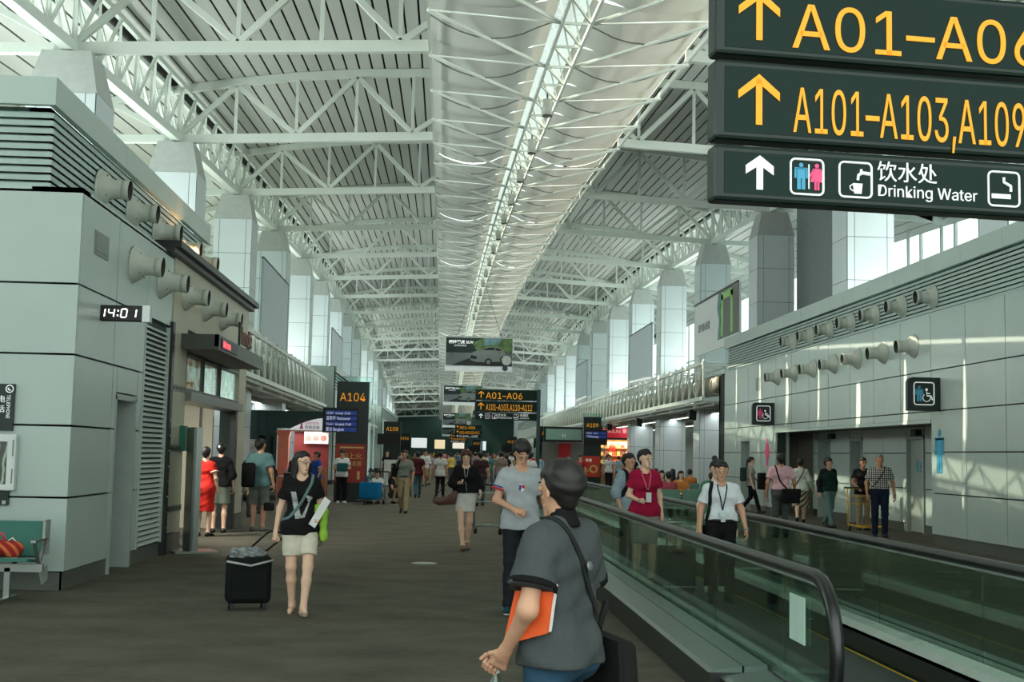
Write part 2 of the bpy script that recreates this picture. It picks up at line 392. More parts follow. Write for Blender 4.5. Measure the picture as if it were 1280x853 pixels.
# return wall behind the nearest right columns, its shade put into the grey
tag(mk('wall_right_return',MB().box((11.6,33.4,4.2),(11.75,41.4,11.2)),M('return wall shade grey',(120,130,130),.5)),'shade-grey return wall between right columns',None,None,'structure')
# end wall
ew=tag(mk('wall_end',B((-14,YEND,0),(18,YEND+.3,14)),M('end wall green',(44,72,66),.6)),'dark green wall closing the far end of the concourse',None,None,'structure')
for x0,x1,z0,z1,c in ((-4.6,-2.2,2.4,3.9,(235,240,240)),(-1,.6,2.3,3.7,(250,225,180)),(1.8,3.6,2.4,3.6,(250,240,220)),(5,7,2.2,3.6,(220,240,240))):
    mk('lit_shop_window',B((x0,YEND-.06,z0),(x1,YEND-.01,z1)),M('lit window %d'%int(x0*10),c,.5,emit=.4),ew)
# ================================================================== LEFT BLOCK
ROWS=[.2,1.02,1.82,2.62,3.42,4.5]
G=.012
XL=-4.13
wl=tag(mk('wall_left',MB().box((-9.5,14.62,0),(XL-.05,14.9,4.46)).box((XL-.35,14.62,0),(XL-.05,16.5,4.46)).box((XL-.35,16.5,2.25),(XL-.05,17.55,4.46)).box((XL-.35,17.55,0),(XL-.05,19.6,4.46)).box((XL-.35,19.6,3.15),(XL-.12,27.0,4.46)).box((XL-.35,26.2,0),(XL-.12,27.0,3.15)).box((XL-.3,19.6,0),(XL-.12,20.7,3.15)),PANELD),'pale grey-green metal panel wall of the left service block',None,None,'structure')
bm_=wl
for i in range(3):   # front face panels
    x1=XL-i*1.7; x0=x1-1.7
    for a,b in zip(ROWS[:-1],ROWS[1:]): mk('wall_panel',B((x0+G,14.57,a+G),(x1-G if i else x1,14.62,b-G)),PANEL,wl)
mk('skirting_board',B((-9.5,14.6,0),(XL-.02,14.625,.2)).box((XL-.05,14.6,0),(XL-.025,16.5,.2)).box((XL-.05,17.6,0),(XL-.025,19.5,.2)),BASEM,wl)
def sp(y0,y1,a,b,x=XL): return mk('wall_panel',B((x-.05,y0+G,a+G),(x,y1-G,b-G)),PANEL,wl)
for a,b in zip(ROWS[:-1],ROWS[1:]):
    sp(14.57+.05,16.28,a,b)
    if a<2:
        sp(16.28,16.5,a,b); sp(17.6,17.9,a,b)
        if b>2.5: sp(16.5,17.6,2.28,b)
    elif b<4: 
        sp(16.28,17.9,max(a,2.3) if a<2.3 else a,b) if a>2.3 else sp(16.28,17.9,2.26,b)
sp(16.28,17.98,3.42,4.5); sp(17.98,19.6,3.42,4.5)
# door recess
dr=tag(link('door_1',None,None,(XL,17.02,0)),'narrow grey service door recessed in the left metal wall',None,None,'structure')
mk('door_leaf',B((-.42,-.5,.02),(-.38,.5,2.2)),M('door paint',(150,160,152),.45),dr)
mk('door_frame',MB().box((-.44,-.55,0),(.01,-.5,2.25)).box((-.44,.5,0),(.01,.56,2.25)).box((-.44,-.55,2.2),(.01,.56,2.27)),M('door frame paint',(160,172,166),.4),dr)
hd=mk('door_handle',MB().bar((-.36,.3,1.05),(-.36,.42,1.05),.02).bar((-.38,.4,1.05),(-.36,.4,1.05),.02),STEEL,dr)
# tall louvre strip
lv=tag(mk('wall_left_louvre',B((XL-.05,17.92,.2),(XL-.04,19.47,3.38)),LOUVB),'tall pale louvre grille beside the service door',None,None,'structure')
sl=MB().add([(XL-.05,17.95,0),(XL-.05,19.44,0),(XL,19.44,-.045),(XL,17.95,-.045),(XL-.05,17.95,.012),(XL-.05,19.44,.012),(XL,19.44,-.033),(XL,17.95,-.033)],[(0,1,2,3),(4,5,6,7),(0,1,5,4),(1,2,6,5),(2,3,7,6),(3,0,4,7)]).mesh('louvre_slat',M('bright slats',(196,206,200),.35))
for i in range(43): link('louvre_slat',sl,lv,(0,0,.27+i*.0725))
mk('louvre_frame',MB().box((XL-.05,17.9,.2),(XL+.012,17.95,3.4)).box((XL-.05,19.43,.2),(XL+.012,19.48,3.4)),PANEL,lv)
# louvred upper band + parapet
XU=-4.5
ub=tag(mk('wall_left_upper',MB().box((-9.5,14.65,4.46),(XU-.06,14.8,5.45)).box((XU-.3,14.65,4.46),(XU-.06,24,5.45)),LOUVB),'louvred plant band above the left service block',None,None,'structure')
mk('ledge',MB().box((-9.5,14.57,4.46),(XL,14.9,4.52)).box((XU-.2,14.57,4.46),(XL,19.6,4.52)),PANEL,ub)
for i in range(10):
    z=4.505+i*.09
    mk('louvre_slat',MB().add([(-9.5,14.65,z+.03),(XU-.06,14.65,z+.03),(XU,14.585,z),(-9.5,14.585,z),(-9.5,14.65,z+.085),(XU-.06,14.65,z+.085),(XU,14.585,z+.058),(-9.5,14.585,z+.058),
        (XU-.06,24,z+.03),(XU,24,z),(XU-.06,24,z+.085),(XU,24,z+.058)],[(0,1,2,3),(4,7,6,5),(3,2,6,7),(1,8,9,2),(5,6,11,10),(2,9,11,6),(8,10,11,9)]),LOUV,ub)
XPp=-4.42
for i,(y0,y1) in enumerate(((14.35,17.6),(17.6,20.9),(20.9,24.05))):
    mk('parapet_panel',B((XPp-.08,y0+(.006 if i else 0),5.41),(XPp,y1-.006,5.73)),PANEL,ub)
mk('parapet_panel',B((-9.5,14.35,5.41),(XPp-.08,14.43,5.73)),PANEL,ub)
# small access hatch
tag(mk('access_hatch',MB().box((XL,15.14,3.86),(XL+.012,15.76,4.14)).box((XL+.012,15.18,3.9),(XL+.018,15.72,4.1)),M('hatch grey',(128,138,134),.5)),'small square grey access hatch high on the left wall','hatch')
# ---------------- air nozzles
def nozzle(X,y,z,sg,lab,grp,tip=None):
    t=thing('air_nozzle',lab,'air nozzle',(X,y,z),0,grp)
    ax=Vector((sg,0,-.06)).normalized()
    mk('flange',MB().lathe([(0,0),(.25,0),(.255,.015),(.24,.03),(.2,.035)],ax=ax,n=24),NOZ,t,True)
    mk('bowl',MB().lathe([(.235,.03),(.22,.07),(.18,.12),(.145,.15)],ax=ax,n=24),NOZ,t,True)
    b=mk('barrel',MB().lathe([(.145,.145),(.125,.2),(.122,.3),(.135,.4),(.14,.4),(.128,.3),(.12,.3)],ax=ax,n=24),NOZ,t,True)
    mk('mouth',MB().lathe([(0,.24),(.118,.24),(.124,.36),(.133,.395)],ax=ax,n=24),NOZD,b,True)
    for a in (.6,2.2,3.8,5.4):
        p=Vector((0,math.cos(a)*.19,math.sin(a)*.19))+ax*.125
        mk('bolt',MB().lathe([(.012,0),(.012,.012),(0,.012)],p,ax=ax,n=6),STEEL,t)
for i in range(5):
    nozzle(XL,17.03+i*1.69,4.0,1,'%s lower air nozzle from the wall corner on the left block, above the clock level'%ORD[i],'air nozzles on the left block')
    nozzle(XU,16.6+i*1.64,4.93,1,'%s upper air nozzle from the wall corner on the left louvre band'%ORD[i],'air nozzles on the left block')
# ---------------- shop front (beige)
sh=tag(mk('wall_left_shop',MB().box((XL-.12,19.6,3.5),(XL+.02,27.05,4.5)).box((XL-.12,19.72,.3),(XL+.02,20.75,3.5)).box((XL-.12,26.15,.3),(XL+.02,27.05,3.5)),BEIGE),'beige panelled shop front beyond the louvre grille',None,None,'structure')
mk('cornice',MB().box((XL-.2,19.0,4.5),(XL+.12,27.2,4.58)).box((XL-.2,19.1,4.58),(XL+.2,27.3,4.68)),BLACKM,sh)
mk('plinth',MB().box((XL-.12,19.6,0),(XL+.03,20.75,.28)).box((XL-.12,26.15,0),(XL+.03,27.05,.28)),BASEM,sh)
mk('post',B((XL-.1,19.5,0),(XL+.05,19.66,3.5)),BLACKM,sh)
for z in (1.55,2.48,.62): 
    s_=mk('riveted_strap',B((XL+.02,19.68,z),(XL+.032,20.76,z+.09)),M('strap metal',(86,92,88),.4,.3),sh)
    for j in range(5): mk('rivet',MB().lathe([(.018,0),(.01,.012),(0,.013)],(XL+.032,19.8+j*.2,z+.045),(1,0,0),n=8),BLACKM,s_)
for z in [.4+.23*i for i in range(13)]: mk('rivet',MB().lathe([(.02,0),(.01,.015),(0,.016)],(XL+.05,19.58,z),(1,0,0),n=6),STEEL,sh)
# transom glazing with posters
tr=tag(link('window_1',None),'transom window above the shop entrance with bright posters',None,None,'structure')
for i,(y0,y1) in enumerate(((20.8,22.3),(22.35,23.95),(24.0,26.1))):
    mk('pane',B((XL-.03,y0,2.57),(XL-.02,y1,3.1)),glass_mat('shop glass',(.85,.92,.9),.14),tr)
    mk('frame',MB().box((XL-.05,y0-.03,2.5),(XL+.02,y0+.02,3.14)).box((XL-.05,y0,2.5),(XL+.03,y1,2.56)).box((XL-.05,y0,3.1),(XL+.02,y1,3.15)),BLACKM,tr)
    pm=bpy.data.materials.new('food poster'); pm.use_nodes=True; t=pm.node_tree; b=t.nodes['Principled BSDF']; tc=t.nodes.new('ShaderNodeTexCoord'); nz=t.nodes.new('ShaderNodeTexNoise'); nz.inputs['Scale'].default_value=4+i; nz.inputs['Detail'].default_value=1.5
    cr=t.nodes.new('ShaderNodeValToRGB'); e=cr.color_ramp.elements; e[0].position=.3; e[0].color=lin((90,110,90)); e[1].position=.72; e[1].color=lin((225,232,228)); q=e.new(.42); q.color=lin((205,120,60)); q=e.new(.5); q.color=lin((200,206,196))
    t.links.new(tc.outputs['Object'],nz.inputs[0]); t.links.new(nz.outputs[0],cr.inputs[0]); t.links.new(cr.outputs[0],b.inputs['Base Color']); b.inputs['Emission Strength'].default_value=.25; t.links.new(cr.outputs[0],b.inputs['Emission Color'])  # posters given a faint glow of their own to look brighter
    mk('poster',B((XL-.09,y0+.03,2.58),(XL-.08,y1-.03,3.09)),pm,tr)
mk('lintel',B((XL-.3,20.75,2.35),(XL+.12,26.15,2.5)),M('lintel metal',(110,116,110),.35,.5),tr)
# awning
aw=thing('awning','dark flat awning over the shop entrance on the left','awning',(XL+.02,22.7,3.15))
mk('canopy',B((0,-2.45,0),(.58,2.45,.05)).box((.52,-2.45,.05),(.58,2.45,.24)).box((0,-2.45,.05),(.58,-2.39,.24)).box((0,2.39,.05),(.58,2.45,.24)),M('awning metal',(66,70,64),.45),aw)
mk('deck_top',B((0,-2.4,.2),(.53,2.4,.23)),BLACKM,aw)
LEDR=M('red led',(255,70,80),.5,emit=1.5)
s_=mk('led_sign',B((.58,-2.2,.04),(.6,-.7,.2)),BLACK,aw)
text_mesh('咖啡 COFFEE',.12,LEDR,s_,Matrix.Translation((.602,-2.1,.07))@Matrix.Rotation(math.pi/2,4,'Z')@Matrix.Rotation(math.pi/2,4,'X'))
BROWN=M('brown letters',(120,84,70),.5)
lt=thing('shop_sign','raised brown script letters standing on the dark awning','sign',(XL+.45,23.9,3.385))
text_mesh('Jungle',.62,BROWN,lt,Matrix.Rotation(math.pi/2,4,'Z')@Matrix.Rotation(math.pi/2,4,'X')@Matrix.Translation((-.6,.12,0)),ext=.02)
mk('rail',B((-.03,-.6,0),(.03,1.0,.05)).box((-.02,-.7,0),(.02,-.64,.5)),BLACKM,lt)
# shop interior
it=tag(link('wall_left_interior',None),'inner wall panels and ceiling of the left shop',None,None,'structure')
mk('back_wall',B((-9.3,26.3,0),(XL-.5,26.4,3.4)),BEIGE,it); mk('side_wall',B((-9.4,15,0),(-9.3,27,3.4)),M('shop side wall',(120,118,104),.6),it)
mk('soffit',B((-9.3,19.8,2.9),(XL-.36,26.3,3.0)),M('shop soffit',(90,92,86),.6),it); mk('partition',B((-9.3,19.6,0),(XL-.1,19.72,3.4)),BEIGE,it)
for x in (-4.9,-5.9): mk('panel_joint',B((x,26.28,0),(x+.05,26.31,3.3)),BLACKM,it)
mk('door_post',B((XL-.08,25.9,0),(XL+.02,26.15,2.4)),BLACKM,it)
c_=thing('shop_counter','grey shop counter just inside the left entrance','counter',(-5.4,22.9,0)); mk('body',B((-.5,-1,0),(.5,1,.95)),M('counter front',(110,116,112),.5),c_); mk('counter_top',B((-.55,-1.05,.95),(.55,1.05,1.0)),STEEL,c_)
# ---------------- clock
ck=thing('digital_clock','black digital clock on the left wall corner with white digits','clock',(-3.9,15.6,3.2))
bevel(mk('case',B((-.27,-.06,-.095),(.27,.06,.095)),BLACK,ck),.01)
mk('end_cap',B((-.34,-.065,-.1),(-.27,.065,.1)).box((.27,-.065,-.1),(.36,.065,.1)),STEEL,ck)
mk('bracket',B((-.3,-.03,-.03),(-.226,.03,.03)),BLACKM,ck)
DIG=M('clock digits',(255,255,250),.5,emit=1.3)
SEG={'0':'abcdef','1':'bc','4':'fgbc'}
def digit(ch,x0,w=.066,h=.10,t=.013):
    mb=MB(); z0=-h/2; sh=lambda x,z:(x+z*.12,-.062,z)
    R={'a':((x0,h/2),(x0+w,h/2)),'g':((x0,0),(x0+w,0)),'d':((x0,-h/2),(x0+w,-h/2)),'f':((x0,0),(x0,h/2)),'b':((x0+w,0),(x0+w,h/2)),'e':((x0,-h/2),(x0,0)),'c':((x0+w,-h/2),(x0+w,0))}
    for s in SEG[ch]:
        (xa,za),(xb,zb_)=R[s]; dx,dz=(xb-xa)*.09,(zb_-za)*.09
        mb.bar(sh(xa+dx,za+dz),sh(xb-dx,zb_-dz),t,.006) if za!=zb_ else mb.bar(sh(xa+dx,za),sh(xb-dx,zb_),.006,t)
    mk('digit',mb,DIG,ck)
digit('1',-.24);digit('4',-.13);digit('0',.02);digit('1',.13)
mk('colon',MB().box((-.025,-.063,.02),(-.008,-.061,.037)).box((-.03,-.063,-.037),(-.013,-.061,-.02)),DIG,ck)
# ---------------- telephone sign and advertising screen on the front face
Yf=14.57
ts=thing('telephone_sign','dark green vertical telephone sign with white lettering on left wall','sign',(-4.9,Yf,1.75))
mk('board',B((-.12,-.05,0),(.145,0,.52)),GREEN,ts)
mk('telephone_icon',MB().lathe([(.035,.0),(.045,.0),(.045,.004),(.035,.004)],(.095,-.056,.465),(0,1,0),n=20).tube([(.083,-.056,.478),(.08,-.056,.462),(.095,-.056,.45),(.108,-.056,.452)],.008,6),WLET,ts)
text_mesh('TELEPHONE',.075,WLET,ts,Matrix.Translation((.07,-.053,.40))@Matrix.Rotation(math.pi/2,4,'X')@Matrix.Rotation(-math.pi/2,4,'Z'),sx=.86)
text_mesh('电',.085,WLET,ts,facing_cam((-.03,-.053,.32))); text_mesh('话',.085,WLET,ts,facing_cam((-.03,-.053,.21)))
sc=thing('advertising_screen','white framed advertising display on the left wall under telephone sign','screen',(-5.05,Yf,1.09))
bevel(mk('frame',MB().box((-.35,-.1,0),(.36,-.0,.62)),M('screen frame white',(214,222,220),.35),sc),.015)
pm=bpy.data.materials.new('screen image'); pm.use_nodes=True; t=pm.node_tree; b=t.nodes['Principled BSDF']; tc=t.nodes.new('ShaderNodeTexCoord'); wv=t.nodes.new('ShaderNodeTexWave'); wv.inputs['Scale'].default_value=3; wv.inputs['Distortion'].default_value=9
cr=t.nodes.new('ShaderNodeValToRGB'); e=cr.color_ramp.elements; e[0].color=lin((14,26,22)); e[1].position=.9; e[1].color=lin((150,170,150)); q=e.new(.6); q.color=lin((40,66,44))
t.links.new(tc.outputs['Object'],wv.inputs[0]); t.links.new(wv.outputs[0],cr.inputs[0]); t.links.new(cr.outputs[0],b.inputs['Base Color']); b.inputs['Roughness'].default_value=.15
mk('display',B((-.28,-.104,.07),(.27,-.1,.54)),pm,sc)
mk('speaker_slot',MB().box((.325,-.103,.38),(.34,-.1,.56)).box((.325,-.103,.08),(.34,-.1,.24)),M('slot grey',(120,126,124),.6),sc)
br=thing('wall_bracket','dark green bracket plate below the advertising display','bracket',(-4.9,Yf,.93)); mk('plate',B((-.2,-.05,0),(.14,0,.155)),GREEN,br); mk('socket',B((.08,-.06,.01),(.12,-.05,.05)),STEEL,br)
# ================================================================== RIGHT BLOCK
XR=9.79
RR=[.2,1.015,1.83,2.645,3.46,4.6]
YJ=[25.18+1.71*i for i in range(-13,12)]
wr=tag(mk('wall_right',MB().box((XR+.05,2,0),(XR+.3,25.18,4.55)).box((XR+.05,25.18,2.45),(XR+.3,37.15,4.55)).box((XR+.05,37.15,0),(XR+.3,40.3,4.55)).box((XR+.05,40.3,2.22),(XR+.3,41.5,4.55)).box((XR+.05,41.5,0),(XR+.3,45.1,4.55)).box((XR+.05,44.9,0),(16.5,45.1,4.55)),PANELD),'pale grey-green metal panel wall of the right restroom block',None,None,'structure')
def rp(y0,y1,a,b): 
    if y1-y0>.06: mk('wall_panel',B((XR,y0+G,a+G),(XR+.05,y1-G,b-G)),PANEL,wr)
for y0,y1 in zip(YJ[:-1],YJ[1:]):
    y1=min(y1,45.1)
    if y0>45: continue
    for a,b in zip(RR[:-1],RR[1:]):
        if b<2.7 and 25<y0<37:
            if b>2.5: rp(y0,y1,2.47,b)
            continue
        if a<2.2 and y0<41.5 and y1>40.3:
            rp(y0,min(y1,40.3),a,b); rp(max(41.5,y0),y1,a,b)
            if b>2.25: rp(max(y0,40.3),min(y1,41.5),2.25,b)
            continue
        rp(y0,y1,a,b)
mk('skirting_board',MB().box((XR+.02,2,0),(XR+.06,25.18,.2)).box((XR+.02,37.2,0),(XR+.06,40.3,.2)).box((XR+.02,41.5,0),(XR+.06,45.1,.2)),BASEM,wr)
XUR=10.12
ur=tag(mk('wall_right_upper',B((XUR+.06,2,4.55),(XUR+.3,45.1,5.6)),LOUVB),'louvred plant band above the right restroom block',None,None,'structure')
mk('ledge',B((XR,2,4.58),(XUR+.2,45.1,4.63)),PANEL,ur)
for i in range(10):
    z=4.66+i*.086
    mk('louvre_slat',MB().add([(XUR+.06,2,z+.03),(XUR,2,z),(XUR,2,z+.055),(XUR+.06,2,z+.08),(XUR+.06,45.1,z+.03),(XUR,45.1,z),(XUR,45.1,z+.055),(XUR+.06,45.1,z+.08)],[(0,1,2,3),(4,5,6,7),(0,1,5,4),(1,2,6,5),(2,3,7,6),(3,0,4,7)]),LOUV,ur)
y=2.
while y<45: mk('parapet_panel',B((XUR-.1,y+.006,5.52),(XUR-.02,min(y+1.85,45.15)-.006,5.88)),PANEL,ur); y+=1.85
tag(mk('access_hatch',B((XR-.012,39.0,3.75),(XR,39.5,4.15))  ,M('hatch grey')),'small grey access hatch on the right wall near the lattice bridge','hatch')
for i in range(7):
    nozzle(XR,26.06+i*1.8,4.03,-1,'%s lower air nozzle from the near end on the right block'%ORD[i],'air nozzles on the right block')
    nozzle(XUR,25.83+i*1.76,5.05,-1,'%s upper air nozzle from the near end on the right louvre band'%ORD[i],'air nozzles on the right block')
# recess with doors
XB=10.95
rc=tag(mk('wall_right_recess',MB().box((XB+.05,25,0),(XB+.2,28.6,2.6)).box((XB+.05,29.7,0),(XB+.2,32.9,2.6)).box((XB+.05,33.9,0),(XB+.2,35.7,2.6)).box((XB+.05,36.8,0),(XB+.2,37.4,2.6)).box((XB+.05,25,2.24),(XB+.2,37.4,2.6)).box((XB+.75,25,0),(XB+.9,37.4,2.6)).box((XR+.3,25.0,0),(XB+.05,25.14,2.6)),PANELD),'recessed restroom entrance lobby in the right wall',None,None,'structure')
mk('soffit',B((XR+.06,25.1,2.45),(XB+.1,37.4,2.55)),M('recess soffit',(120,128,124),.6),rc)
mk('fascia',B((XR-.01,25.2,2.41),(XR+.06,37.15,2.475)),PANEL,rc)
DR=[(28.6,29.7),(32.9,33.9),(35.7,36.8)]
segs=[(25.15,26.9),(26.9,28.55),(29.75,31.3),(31.3,32.85),(33.95,35.65),(36.85,37.35)]
for y0,y1 in segs:
    for a,b in ((.2,1.015),(1.015,1.83),(1.83,2.45)): mk('wall_panel',B((XB,y0+G,a+G),(XB+.05,y1-G,b-G)),PANEL,rc)
mk('skirting_board',MB().box((XB+.02,25.1,0),(XB+.06,28.55,.2)).box((XB+.02,29.75,0),(XB+.06,32.85,.2)).box((XB+.02,33.95,0),(XB+.06,35.65,.2)),BASEM,rc)
for i,(y0,y1) in enumerate(DR):
    d=tag(link('door_%d'%(i+2),None,None,(XB,(y0+y1)/2,0)),['grey restroom door with blue man and wheelchair marks','dark open doorway in the restroom recess','pale restroom door beside the tiled passage'][i],None,None,'structure')
    w=(y1-y0)/2; dep=.1 if i==0 else .55
    mk('door_leaf',B((dep-.02,-w+.06,.02),(dep+.02,w-.06,2.16)),M('door paint'),d)
    mk('door_frame',MB().box((-.02,-w,0),(dep,-w+.06,2.22)).box((-.02,w-.06,0),(dep,w,2.22)).box((-.02,-w,2.16),(dep,w,2.24)),M('door frame paint'),d)
    mk('lintel_panel',B((0,-w+G,2.25),(.05,w-G,2.44)),PANEL,d)
    mk('door_handle',MB().bar((dep-.06,-w+.2,1.02),(dep-.06,-w+.34,1.02),.025).bar((dep-.02,-w+.22,1.02),(dep-.06,-w+.22,1.02),.02),STEEL,d)
    if i==0:
        pass
d=tag(link('door_5',None,None,(XR,40.9,0)),'narrow recessed doorway in the right wall left of the pink sign',None,None,'structure')
mk('door_frame',MB().box((-.01,-.62,0),(.45,-.56,2.24)).box((-.01,.56,0),(.45,.62,2.24)).box((-.01,-.62,2.2),(.45,.62,2.26)),M('door frame paint'),d); mk('door_leaf',B((.4,-.57,.02),(.44,.57,2.2)),M('door paint'),d)
# far side wall of the recess with tiled passage
ps=tag(mk('wall_right_passage',MB().box((XR+.3,37.18,0),(10.2,37.3,2.5)),PANEL),'pale side wall and brown tiled passage of the restroom recess',None,None,'structure')
TILE=M('brown wall tile',(104,94,84),.35)
for k in range(3):
    for q in range(2): mk('tile',B((10.2+q*.75,38.9,.0+k*.82),(10.94+q*.75,38.95,.81+k*.82)),TILE,ps)
mk('passage_ceiling',B((10.2,37.3,2.45),(11.7,39,2.5)),M('recess soffit'),ps)
# flag signs
def man(mb,x,z,h,y):
    w=h*.16
    mb.lathe([(0,0),(h*.085,0),(h*.085,.006),(0,.006)],(x,y,z+h*.92),(0,1,0),n=14)
    mb.box((x-w,y,z+h*.42),(x+w,y+.006,z+h*.8)); mb.box((x-w*1.65,y,z+h*.42),(x-w*1.15,y+.006,z+h*.8)); mb.box((x+w*1.15,y,z+h*.42),(x+w*1.65,y+.006,z+h*.8))
    mb.box((x-w,y,z),(x-w*.1,y+.006,z+h*.42)); mb.box((x+w*.1,y,z),(x+w,y+.006,z+h*.42)); mb.box((x-w*1.65,y,z+h*.76),(x+w*1.65,y+.006,z+h*.82)); return mb
def woman(mb,x,z,h,y):
    w=h*.14
    mb.lathe([(0,0),(h*.085,0),(h*.085,.006),(0,.006)],(x,y,z+h*.92),(0,1,0),n=14)
    mb.prism([(x-w*.8,z+h*.82),(x+w*.8,z+h*.82),(x+w*1.9,z+h*.3),(x-w*1.9,z+h*.3)],lambda u,v,t:(u,y+t,v),.006)
    mb.box((x-w*.7,y,z),(x-w*.1,y+.006,z+h*.32)); mb.box((x+w*.1,y,z),(x+w*.7,y+.006,z+h*.32))
    mb.bar((x-w*.8,y+.003,z+h*.8),(x-w*2.1,y+.003,z+h*.46),.006,w*.5); mb.bar((x+w*.8,y+.003,z+h*.8),(x+w*2.1,y+.003,z+h*.46),.006,w*.5); return mb
def wheelchair(mb,x,z,h,y,t=.018):
    mb.lathe([(0,0),(h*.1,0),(h*.1,.006),(0,.006)],(x-h*.08,y,z+h*.92),(0,1,0),n=12)
    mb.bar((x-h*.08,y+.003,z+h*.8),(x-h*.06,y+.003,z+h*.42),.006,t*1.6); mb.bar((x-h*.06,y+.003,z+h*.44),(x+h*.26,y+.003,z+h*.42),.006,t*1.3); mb.bar((x-h*.06,y+.003,z+h*.62),(x+h*.2,y+.003,z+h*.6),.006,t)
    mb.bar((x+h*.26,y+.003,z+h*.44),(x+h*.4,y+.003,z+h*.1),.006,t*1.3)
    n=18; pts=[(x-h*.08+h*.3*math.cos(a),y+.003,z+h*.28+h*.3*math.sin(a)) for a in [2.2+i*4.3/n for i in range(n+1)]]
    mb.tube(pts,t*.4,6); return mb
def rring(mb,x0,x1,z0,z1,y,t=.012,r=.05):
    pts=[]
    for cx,cz,a0 in ((x1-r,z1-r,0),(x0+r,z1-r,90),(x0+r,z0+r,180),(x1-r,z0+r,270)):
        for i in range(5): a=math.radians(a0+i*22.5); pts.append((cx+r*math.cos(a),y,cz+r*math.sin(a)))
    pts+=pts[:2]; mb.tube(pts,t,5,cap=False); return mb
def flag_sign(x1,y,z0,fig,lab):
    t=thing('restroom_sign',lab,'sign',(x1,y,z0),0,'restroom flag signs'); s=.66
    poly=[(-s,0),(0,0),(0,s),(-s+.1,s),(-s+.03,s-.03),(-s,s-.1)]
    mk('box',MB().prism(poly,lambda u,v,w:(u,w-.06,v),.12),GREEN,t)
    mk('border',rring(MB(),-s+.13,-.13,.12,s-.1,-.062),WLET,t)
    mb=MB(); (man if fig=='m' else woman)(mb,-s+.235,.19,.3,-.067); mk('figure_pictogram',mb,CYAN if fig=='m' else PINK,t)
    mk('wheelchair_pictogram',wheelchair(MB(),-.26,.19,.25,-.067),WLET,t)
flag_sign(XR,24.75,2.63,'m','dark green flag sign with blue man and white wheelchair on right wall')
flag_sign(XR,37.35,2.63,'w','dark green flag sign with pink woman and white wheelchair on right wall')
def wall_figure(y,z,fig,mat,lab):
    t=thing('restroom_pictogram',lab,'pictogram',(XR-.012,y,z)); t.rotation_euler=(0,0,-math.pi/2)
    mb=MB(); (man if fig=='m' else woman)(mb,0,0,.85,0); mk('silhouette',mb,mat,t)
wall_figure(24.75,1.42,'m',CYAN,'large blue man silhouette fixed to the right wall under sign')
wall_figure(38.1,1.42,'w',PINK,'large pink woman silhouette fixed to the right wall under sign')
t=thing('door_pictogram','small blue man and wheelchair marks on the grey restroom door','pictogram',(XB+.075,29.1,1.4)); t.rotation_euler=(0,0,-math.pi/2)
mb=MB(); man(mb,-.12,0,.3,0); mk('figure_mark',mb,CYAN,t); mk('wheelchair_mark',wheelchair(MB(),.12,0,.24,0),CYAN,t)
for i,(y,x) in enumerate(((28.9,XB),(35.3,XB))):
    t=thing('exit_light','small dark exit light over the %s in the restroom recess'%('blue-marked door' if i==0 else 'tiled passage end'),'light',(x-.14,y,2.3)); mk('case',B((0,-.16,-.07),(.14,.16,.07)),BLACK,t); mk('lens',B((-.005,-.1,-.04),(0,.1,.04)),M('exit lens',(60,90,60),.4),t)
# ================================================================== LATTICE BRIDGES
DUCT=M('duct sheet',(140,140,128),.45,.2,.06,3)
def bridge(X,sg,y0,y1,lab,pitch=1.35):
    t=thing('lattice_bridge',lab,'bridge',(X,y0,3.7)); L=y1-y0; zt=1.3
    mk('top_chord',MB().bar((0,0,zt),(0,L,zt),.11,.1),WHITE,t); mk('bottom_chord',MB().bar((0,0,.05),(0,L,.05),.13,.14),WHITE,t)
    mk('rear_chord',MB().bar((sg*1.1,0,zt),(sg*1.1,L,zt),.1).bar((sg*1.1,0,.05),(sg*1.1,L,.05),.1),WHITE,t)
    n=int(L/pitch); far=MB()
    for i in range(n+1):
        y=min(i*pitch,L); m_=MB() if i<30 else far
        m_.bar((0,y,.05),(0,y,zt),.06)
        if i<30: mk('post',m_,WHITE,t)
        if i<n:
            m_=MB() if i<30 else far
            m_.bar((0,y,zt),(0,min(y+pitch,L),.05),.06)
            if i<30: mk('diagonal',m_,WHITE,t)
        (far).bar((0,y,zt),(sg*1.1,y,zt),.05).bar((sg*1.1,y,.05),(sg*1.1,y,zt),.05)
        far.lathe([(.05,0),(.06,.06),(0,.1)],(0,y,zt+.05),n=6)
    tag(mk('cross_members',far,WHITE,t),kind='stuff')
    dm=MB()
    mk('duct',MB().tube([(sg*.6,0,.55),(sg*.6,L,.55)],.36,14),DUCT,t,True)
    for i in range(int(L/2.7)): dm.lathe([(.37,-.06),(.39,-.06),(.39,.06),(.37,.06)],(sg*.6,1+i*2.7,.55),(0,1,0),n=14)
    mk('duct_bands',dm,STEEL,t,True)
    mk('soffit',B((sg*.05,0,-.12),(sg*6.5,L,-.04)),M('bridge soffit',(190,192,182),.5),t)
    for x in (.3,1.6,3.2,5): mk('soffit_rib',B((sg*x,0,-.2),(sg*(x+.1),L,-.12)),WHITE,t)
    for i in range(int(L/5)): mk('soffit_rib',B((sg*.05,2+i*5,-.22),(sg*6.3,2.1+i*5,-.12)),WHITE,t)
_bridge=bridge
